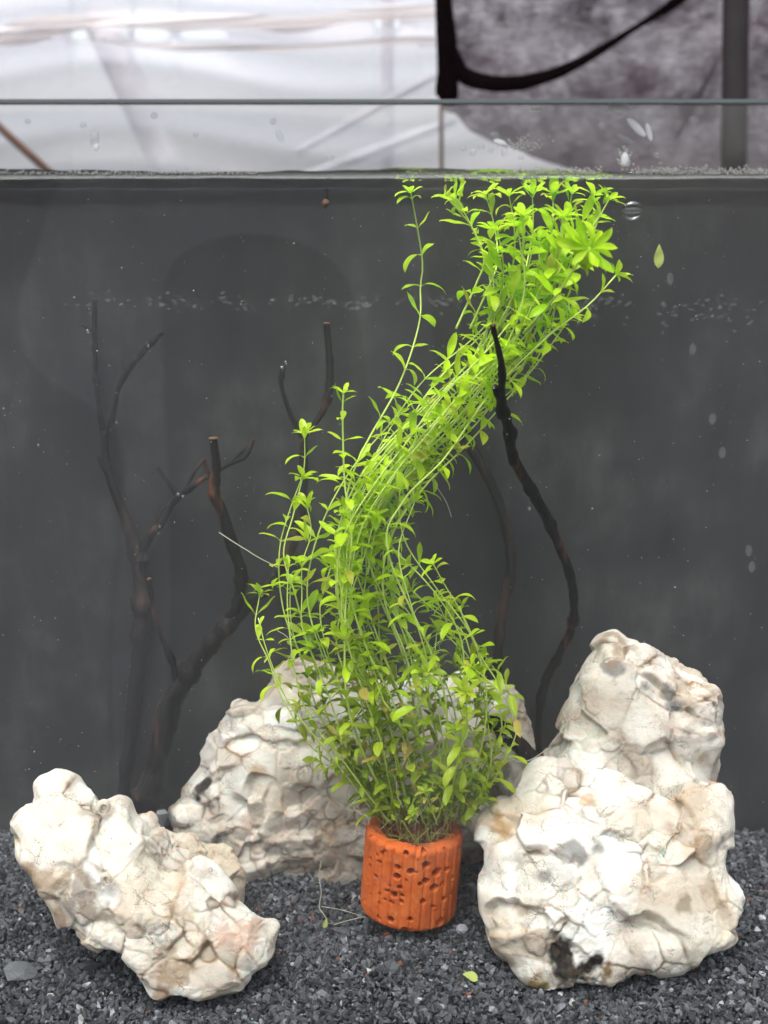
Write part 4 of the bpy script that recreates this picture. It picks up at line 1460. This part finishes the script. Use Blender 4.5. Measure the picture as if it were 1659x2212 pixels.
gd = gravel_depth(1013, 2112, .0022)
loose_leaf('pale yellow-green leaf scrap lying on the front gravel', 1000, 2104, gd, 42, (1, .1, -.35), (.1, -.5, 1), M_DRYLEAF, (0.2, .2, .62))
loose_leaf('small green leaf tip at the end of a root left of the pot', 706, 1983, .481, 28, (-.25, -.1, -1), (0, -1, .1), M_DRYLEAF, (0.2, .3, .4))
loose_leaf('olive diamond of leaf stuck on the lumpy back rock', 652, 1642, .518, 28, (1, 0, .1), (0, -1, .3), M_LEAF_LOW, (0.1, .2, .6))
loose_leaf('pale upright oval leaf scrap floating alone right of the plant top', 1424, 528, .46, 50, (0.02, 0, -1), (0, -1, .1), M_DRYLEAF, (0.1, .2, .42))

# ------------------------------------------------------------------ snails
def snail(label, px, py, Yd, r, tilt, turns=1.6):
    o0 = empty('water_snail', W(px, py, Yd))
    tag(o0, label, 'snail')
    c = W(px, py, Yd)
    n = 46
    pts, rad = [], []
    for i in range(n):
        t = i / (n - 1)
        a = t * turns * 2 * math.pi
        rr = r * (0.25 + 0.75 * t)
        pts.append([c.x + rr * math.cos(a) * .7, c.y - r * .4 + r * .3 * (1 - t), c.z + rr * math.sin(a)])
        rad.append(r * (0.14 + 0.30 * t))
    V, Fc = tube(np.array(pts), np.array(rad), 12, .08)
    V = np.array(V) - np.array(c)
    V = V @ np.array(Matrix.Rotation(tilt, 3, 'Y')).T + np.array(c)
    mk('shell', V, Fc, M_SHELL, o0)
    ring = [[c.x + r * .55 * math.cos(a), c.y - r * .8, c.z + r * .8 * math.sin(a)] for a in np.linspace(0, 2 * math.pi, 24)]
    V, Fc = tube(np.array(ring), r * .10, 6, 0, False)
    V = (np.array(V) - np.array(c)) @ np.array(Matrix.Rotation(tilt, 3, 'Y')).T + np.array(c)
    mk('shell_lip', V, Fc, M_SHELL, o0)


snail('small horn coloured snail on the crest of the long diagonal rock', 226, 1742, .470, .0030, .3)
snail('small snail shell with open mouth midway down the long diagonal rock', 232, 1897, .4475, .0024, -.4)

# ------------------------------------------------------------------ bubbles, droplets, specks
def ball_mesh(name, seg=12, ring=8, mat=None):
    bm = bmesh.new()
    bmesh.ops.create_uvsphere(bm, u_segments=seg, v_segments=ring, radius=1)
    me = bpy.data.meshes.new(name)
    bm.to_mesh(me)
    bm.free()
    me.polygons.foreach_set('use_smooth', [True] * len(me.polygons))
    me.materials.append(mat)
    return me


BM = ball_mesh('bubble', 16, 10, M_BUBBLE)
for px, py, Yd, r, lab in [
        (610, 797, .545, 8, 'larger bubble at the tip of the crooked twig left of the plant'), (617, 783, .545, 5, 'smaller bubble capping the crooked twig left of the plant'),
        (1144, 1098, .486, 6, 'ring bright bubble on the middle of the sinuous black branch'), (320, 748, .551, 4, 'bubble near the tip of the upper far left twig'),
        (293, 775, .551, 3, 'tiny bubble a little below the tip of the upper far left twig'), (252, 850, .556, 4, 'bubble at the bend of the upper far left twig'),
        (252, 912, .558, 4, 'bubble at the foot of the upper far left twig'), (385, 1068, .552, 5, 'left bubble of the pair at the fork of the outstretched far left twig'),
        (395, 1072, .552, 4, 'right bubble of the pair at the fork of the outstretched far left twig'), (343, 1152, .553, 4, 'lower bubble under the outstretched far left twig'),
        (345, 1138, .553, 3, 'upper bubble under the outstretched far left twig'), (83, 962, .47, 4, 'lone bubble in open water near the left edge'),
        (1098, 1590, .487, 6, 'shiny bubble on the brown stub right of the plant foot'), (1088, 1592, .487, 4, 'faint bubble just left of the shiny one on the brown stub'),
        (740, 850, .47, 4, 'bubble at the leafy tip of the short upright stem'), (190, 716, .55, 6, 'pale bubble in open water left of the upper far left twig'),
        (240, 930, .558, 3, 'smallest bubble on the stem just under the upper far left twig'), (1066, 836, .455, 4, 'bubble on the knob near the top of the sinuous black branch')]:
    o = bpy.data.objects.new('air_bubble', BM)
    put(o)
    o.location = W(px, py, Yd)
    o.scale = [r * Yd / F] * 3
    tag(o, lab, 'bubble', 'air bubbles under water')
o = bpy.data.objects.new('air_bubble', BM)
put(o)
o.location = W(1366, 455, .45)
o.scale = [22 * .45 / F, 10 * .45 / F, 20 * .45 / F]
tag(o, 'dark oval bubble against the glass right of the plant top', 'bubble')

DM = ball_mesh('droplet', 14, 8, M_DROP)
M_SMEAR = mat_film('water_smear', (0.85, 0.85, 0.86), 0.55)
SM = ball_mesh('droplet', 14, 8, M_SMEAR)
drops = [(205, 300, 12, 22, .1, 0, 'tall clear drop on the glass above the far left waterline'), (208, 318, 8, 10, 0, 1, 'white glint of water just under the tall left drop'),
         (180, 270, 9, 8, 0, 0, 'round drop on the glass up and left of the tall left drop'), (333, 250, 10, 9, 0, 0, 'round drop near the glass rim left of centre'),
         (605, 295, 9, 18, -.5, 0, 'slanting oval drop on the glass left of centre'), (590, 262, 9, 9, 0, 0, 'small round drop above the slanting oval drop'),
         (715, 342, 8, 8, 0, 0, 'small drop just above the waterline left of the thin post'), (1340, 235, 34, 10, .2, 1, 'long white water smear just under the rim at right'),
         (1375, 275, 34, 10, .75, 1, 'slanting white water smear on the glass before the net'), (1402, 285, 7, 24, -.3, 1, 'short upright white smear beside the slanting one'),
         (1350, 300, 26, 6, .4, 0, 'clear smear below the slanting white one'), (1310, 238, 22, 7, .1, 0, 'clear smear left of the long white smear under the rim'),
         (1160, 236, 18, 6, 0, 1, 'white dash of water under the rim at the net corner'), (1022, 330, 9, 10, 0, 0, 'drop on pale glass, lowest of those right of the thin post'),
         (1040, 318, 10, 8, 0, 0, 'drop on pale glass midway between thin post and foam patch'), (1003, 322, 7, 7, 0, 0, 'tiny drop nearest the right side of the thin post'),
         (1060, 325, 8, 9, 0, 0, 'drop on pale glass left of the foam patch'), (1090, 330, 9, 12, 0, 0, 'drop touching the left end of the foam patch'),
         (1068, 293, 14, 9, 0, 0, 'upper wide drop on the curved edge of the net'), (1080, 308, 18, 8, .3, 1, 'white curl of water on the curved edge of the net'),
         (1125, 340, 8, 9, 0, 0, 'drop right below the foam patch'), (1350, 345, 10, 18, 0, 1, 'white blob of water over the foam at the waterline right'),
         (1420, 335, 10, 8, 0, 0, 'small drop above the foam right of the white blob'), (60, 262, 8, 7, 0, 0, 'drop on the glass above the slanting brown post'),
         (423, 290, 8, 7, 0, 0, 'faint drop on the glass between left and centre'), (1300, 270, 10, 9, 0, 0, 'round drop left of the slanting white smear'),
         (1500, 260, 14, 10, 0, 0, 'wide drop on the glass left of the thick dark post')]
for px, py, a, h, rot, smear, lab in drops:
    o = bpy.data.objects.new('water_droplet', SM if smear else DM)
    put(o)
    p = W(px, py, GY1)
    o.location = (p.x, GY1 + 0.0001, p.z)
    o.scale = (a * GY1 / F * .8, 0.0007, h * GY1 / F * .8)
    o.rotation_euler = (0, rot, 0)
    tag(o, lab, 'droplet', 'droplets on the glass')

IC = hull([(1, 0, 0), (-1, 0, 0), (0, 1, 0), (0, -1, 0), (0, 0, 1), (0, 0, -1), (.7, .7, .5), (-.7, .6, -.6), (.6, -.7, -.4)])
SB = ball_mesh('s', 8, 6, M_FOAM)
SBv = np.array([list(v.co) for v in SB.vertices])
SB.calc_loop_triangles()
SBt = np.array([list(t.vertices) for t in SB.loop_triangles])


def cloud(name, pts, sizes, mat, base, scale=None):
    v, f = base
    P = np.asarray(pts)
    s = np.asarray(sizes)
    S = np.array([1, 1, 1]) if scale is None else np.array(scale)
    Vv = (v[None] * S) * s[:, None, None] + P[:, None, :]
    Tt = f[None] + (np.arange(len(P)) * len(v))[:, None, None]
    return mk_np(name, Vv.reshape(-1, 3), Tt.reshape(-1, 3), mat, None, True)


pts, szs = [], []
for i in range(1500):                                         # froth strung along the waterline at right, thinner at left
    if RS.random() < .78:
        px_ = 1100 + 559 * RS.random() ** .85
        if vnoise(np.array([[px_ / 45, 0.5, 0.5]]))[0] < -.25: continue
        amp = 12
    else:
        px_, amp = RS.uniform(0, 560), 6
    p = W(px_, 376 - abs(RS.gauss(0, amp * .55)), GY1)
    pts.append((p.x, GY1 + .0006 + RS.random() * .0008, p.z))
    szs.append(RS.uniform(.00010, .00034))
for i in range(110):
    p = W(1130 + RS.gauss(0, 20), 311 + RS.gauss(0, 7), GY1)
    pts.append((p.x, GY1 + .0004, p.z)); szs.append(RS.uniform(.0001, .00036))
for i in range(60):
    p = W(1352 + RS.gauss(0, 9), 345 + RS.gauss(0, 12), GY1)
    pts.append((p.x, GY1 + .0004, p.z)); szs.append(RS.uniform(.0002, .00045))
tag(cloud('waterline_foam', pts, szs, M_FOAM, (SBv, SBt)), 'whitish froth of tiny bubbles along the waterline on the glass', 'foam', None, 'stuff')

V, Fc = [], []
for i in range(241):                                          # pale ribbon painted in for the meniscus glint
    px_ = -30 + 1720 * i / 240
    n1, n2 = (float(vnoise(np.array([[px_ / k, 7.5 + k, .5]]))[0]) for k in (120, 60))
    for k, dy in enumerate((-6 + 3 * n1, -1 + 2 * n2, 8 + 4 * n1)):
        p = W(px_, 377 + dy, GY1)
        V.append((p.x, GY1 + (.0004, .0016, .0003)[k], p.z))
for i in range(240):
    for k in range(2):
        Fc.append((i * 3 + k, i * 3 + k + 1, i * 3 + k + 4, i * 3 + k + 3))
tag(mk('waterline_glint', V, Fc, mat_film('painted_glint', (0.60, 0.60, 0.58), 0.32)), 'pale ribbon painted for the meniscus glint along the waterline of the front pane', 'film', None, 'stuff')
pts, szs = [], []
for i in range(520):
    px_, py_ = RS.uniform(0, 1659), RS.uniform(420, 1750)
    p = W(px_, py_, RS.uniform(.425, .56))
    pts.append(tuple(p)); szs.append(RS.uniform(.00007, .00022) * (1.8 if RS.random() < .06 else 1))
tag(cloud('suspended_specks', pts, szs, M_SPECK, IC), 'pale specks of debris drifting in the water', 'debris', None, 'stuff')

pts, szs = [], []
for i in range(900):                                          # old waterline residue; the right-hand spread paints in a grainy reflection
    px_ = RS.uniform(0, 1659)
    py_ = 645 + RS.gauss(0, 7) + 22 * RS.random() ** 2
    if px_ > 1150 and RS.random() < .75:
        py_ = 650 + abs(RS.gauss(0, 38))
    if px_ > 1000 and RS.random() < .5: px_ = RS.uniform(1150, 1659)
    if vnoise(np.array([[px_ / 60, py_ / 40, 3.5]]))[0] < RS.uniform(-.3, .5): continue
    p = W(px_, py_, GY1)
    pts.append((p.x, GY1 + .00018, p.z)); szs.append(RS.uniform(.0002, .0011))
tag(cloud('residue_reflection_flecks', pts, szs, M_FILM, IC, (1, .1, .55)), 'faint band of dried residue flecks across the glass, painting a grainy reflection at right', 'residue', None, 'stuff')

LMm = ball_mesh('limpet', 14, 8, M_LIMPET)
for (px, py), lab in zip([(1497, 755), (1540, 905), (1561, 978), (1618, 1190), (1625, 1225), (1448, 602)],
                         ['second highest', 'third highest', 'fourth highest', 'fifth highest', 'lowest', 'highest']):
    o = bpy.data.objects.new('limpet', LMm)
    put(o)
    p = W(px, py, GY1)
    o.location = (p.x, GY1 + .0004, p.z)
    o.scale = (8 * GY1 / F, .0004, 13 * GY1 / F)
    tag(o, lab + ' of the faint translucent oval limpets on the right glass', 'limpet', 'limpets on the glass')

# ------------------------------------------------------------------ cloth and posts behind the tank
def sheet(name, x0, x1, top, bot, Yd, mat, nx=120, ny=40, fold=None, thick=0.0):
    """cloth whose edges are curves; each corner stands at its own place in the yard"""
    V, Fc = [], []
    for j in range(ny + 1):
        for i in range(nx + 1):
            x = x0 + (x1 - x0) * i / nx
            t, b2 = top(x), bot(x)
            y = t + (b2 - t) * j / ny
            V.append(W(x, y, Yd + (fold(x, y) if fold else 0)))
    for j in range(ny):
        for i in range(nx):
            k = j * (nx + 1) + i
            Fc.append((k, k + nx + 1, k + nx + 2, k + 1))
    return mk(name, V, Fc, mat)


def gap(x):
    """openings between the two white cloths"""
    g = 0
    for a, b2, h in ((150, 278, 12), (288, 368, 11), (388, 492, 9), (805, 868, 10), (1015, 1135, 8), (1150, 1205, 8), (1205, 1400, 9), (1515, 1600, 14), (1618, 1760, 16)):
        if a < x < b2:
            u = (x - a) / (b2 - a)
            g = h * min(1, (4 * u * (1 - u)) ** .45 * 1.1)
    return g


mid = lambda x: 75 + (-25 if 780 < x < 900 else 0) + (-52 if x > 950 else 0)
o = sheet('white_shade_cloth', -500, 2200, lambda x: -420, lambda x: mid(x) - gap(x) + (26 + 8 * math.sin(x / 130) if gap(x) == 0 else 0), 1.50, M_WHITE, 300, 30,
          lambda x, y: .012 * math.sin(y / 16 + math.sin(x / 200)) + .01 * math.sin(x / 90 + y / 60))
tag(o, 'upper white shade cloth hanging in creased folds behind the tank', 'shade cloth')
o = sheet('white_shade_cloth', -500, 2200, lambda x: mid(x) + gap(x) - (20 + 6 * math.sin(x / 90) if gap(x) == 0 else 0), lambda x: 520, 1.56, M_WHITE, 300, 40,
          lambda x, y: .012 * math.sin(y / 22 + math.sin(x / 160) * 1.3) + .012 * math.sin(x / 120 - y / 90))
tag(o, 'lower white shade cloth seen through the glass above the water', 'shade cloth')


M_FOLD = mat_cloth('beige_cloth_fold', (0.58, 0.54, 0.53), 0.30, (1, .97, .95), 60, 0.10)
for lab, xs, ys, ws in (('broad beige fold of cloth along the top left', (-500, 0, 120, 300, 480, 650, 800, 950), (95, 78, 56, 44, 52, 46, 34, 22), (40, 44, 40, 26, 32, 36, 30, 26)),
                        ('narrow beige crease of cloth below the bright slits', (180, 260, 420, 560, 700, 950), (84, 92, 104, 104, 98, 84), (2, 9, 14, 16, 12, 12))):
    o = sheet('cloth_fold', xs[0], xs[-1], lambda x: np.interp(x, xs, ys) - np.interp(x, xs, ws) * (.5 + .2 * math.sin(x / 60)), lambda x: np.interp(x, xs, ys) + np.interp(x, xs, ws) * (.5 + .2 * math.sin(x / 45)),
              1.45, M_FOLD, 90, 8, lambda x, y: .012 * math.sin(y / 5 + x / 80))
    tag(o, lab, 'cloth')


def net_bot(x):
    return float(np.interp(x, [945, 985, 1010, 1060, 1110, 1150, 1220, 1320, 1500, 2200], [238, 246, 280, 305, 318, 340, 362, 385, 420, 480]))


NETE = empty('black_shade_net', W(1300, 300, 1.30))
tag(NETE, 'dark see-through shade net with a sagging fold behind the tank at right', 'shade net')
o = sheet('net', 952, 2200, lambda x: -420, net_bot, 1.30, M_NET, 160, 50, lambda x, y: .014 * math.sin(x / 70 + y / 130) + .01 * math.sin(y / 45 + x / 200))
o.parent = NETE
o.matrix_parent_inverse = Matrix.Translation(-Vector(NETE.location))


def band(name, pts, parent, mat, Yd, flat=.25):
    q = smooth_path([list(W(p[0], p[1], Yd)) + [p[2]] for p in pts], len(pts) * 8)
    V, Fc = tube(q, q[:, 3] * .5 * Yd / F, 10, .12)
    V = [Vector((v[0], Yd + (v[1] - Yd) * flat, v[2])) for v in V]
    return mk(name, V, Fc, mat, parent)


band('side_hem', [(955, -200, 34), (958, 0, 36), (964, 80, 42), (966, 150, 42), (966, 208, 48), (958, 225, 18)], NETE, M_NETHEM, 1.27)
band('sagging_fold', [(980, 110, 20), (1000, 160, 34), (1060, 180, 34), (1130, 178, 30), (1220, 150, 24), (1310, 100, 17), (1380, 55, 12), (1440, 18, 20), (1500, -30, 26)], NETE, M_NETHEM, 1.27)


def post(name, label, a, b2, wpx, Yd, mat):
    q = smooth_path([list(W(a[0], a[1], Yd)), list(W(b2[0], b2[1], Yd))], 6)
    V, Fc = tube(q, wpx * .5 * Yd / F, 14, 0.02)
    tag(mk(name, V, Fc, mat), label, 'post')


post('post', 'thick dark upright post behind the shade net at right', (1592, -150), (1584, 430), 54, 1.22, M_POLE)
post('post', 'thin brown upright post seen through glass below the net corner', (953, 222), (954, 420), 9, 1.42, M_BROWNPOLE)
post('post', 'slanting brown post at the far left above the waterline', (-60, 222), (140, 402), 17, 1.40, M_BROWNPOLE)
post('post', 'broad grey slanting post showing faintly behind white cloth at left', (205, 20), (390, 420), 70, 1.75, M_GREYPOLE)
post('post', 'grey slanting brace behind the white cloth left of the net', (640, 330), (960, 150), 16, 1.8, M_GREYPOLE)
post('post', 'second grey brace behind the white cloth lower down', (560, 420), (980, 260), 20, 1.8, M_GREYPOLE)
post('post', 'grey upright post faint behind the white cloth at centre', (838, -100), (835, 420), 26, 1.85, M_GREYPOLE)
post('post', 'faint slanting brace behind the net beside the dark post', (1460, 300), (1550, 130), 9, 1.45, M_POLE)

# ------------------------------------------------------------------ unseen panels added behind the camera to shape the front pane's reflections
M_ADDED_DARK = mat_plain('added_dark_panel', (0.03, 0.028, 0.03), 0.9, 0.1, 0.3, 6)


def panel(label, outline, far):  # unseen dark panel added to darken part of the pane's reflection
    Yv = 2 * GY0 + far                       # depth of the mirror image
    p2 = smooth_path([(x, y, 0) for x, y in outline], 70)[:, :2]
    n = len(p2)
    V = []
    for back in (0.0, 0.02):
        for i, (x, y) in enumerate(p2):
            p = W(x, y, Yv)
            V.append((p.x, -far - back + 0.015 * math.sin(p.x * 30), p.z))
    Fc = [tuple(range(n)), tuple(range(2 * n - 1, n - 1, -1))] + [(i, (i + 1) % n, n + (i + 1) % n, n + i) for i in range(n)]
    tag(mk('added_dark_panel', V, Fc, M_ADDED_DARK, None, False), label, 'panel')


M_SHEEN = mat_plain('added_grey_panel', (0.42, 0.41, 0.45), 0.9, 0.1, 0.2, 3)


def pale_panel(label, outline, far):  # unseen panel added to put a pale sheen on the glass
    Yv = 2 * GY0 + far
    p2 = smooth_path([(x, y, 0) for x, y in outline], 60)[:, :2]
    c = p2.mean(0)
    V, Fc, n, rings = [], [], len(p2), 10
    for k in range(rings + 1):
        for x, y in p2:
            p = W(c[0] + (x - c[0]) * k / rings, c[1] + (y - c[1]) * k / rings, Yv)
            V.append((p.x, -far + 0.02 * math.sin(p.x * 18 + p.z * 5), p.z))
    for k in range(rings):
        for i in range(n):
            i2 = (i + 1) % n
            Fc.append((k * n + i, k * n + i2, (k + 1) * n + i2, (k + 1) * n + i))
    tag(mk('added_grey_panel', V, Fc, M_SHEEN), label, 'shade cloth')


pale_panel('grey panel added unseen behind the camera, mirrored as a pale sheen on the front glass', [(-600, 250), (700, 250), (880, 420), (940, 800), (900, 1150), (1000, 1500), (900, 1900), (-600, 1900), (-600, 1000)], 1.3)
panel('dark drape added unseen behind the camera, mirrored as the shadowy wedge at the left of the tank', [(-500, 300), (120, 300), (100, 440), (60, 560), (18, 680), (60, 800), (190, 880), (260, 1000), (240, 1400), (180, 2300), (-500, 2300)], 0.7)
panel('dark drape added unseen behind the camera, mirrored as a dim rounded shape behind the plant', [(345, 2300), (360, 1200), (345, 800), (345, 620), (400, 540), (540, 505), (680, 540), (760, 640), (800, 900), (860, 1500), (900, 2300)], 0.62)
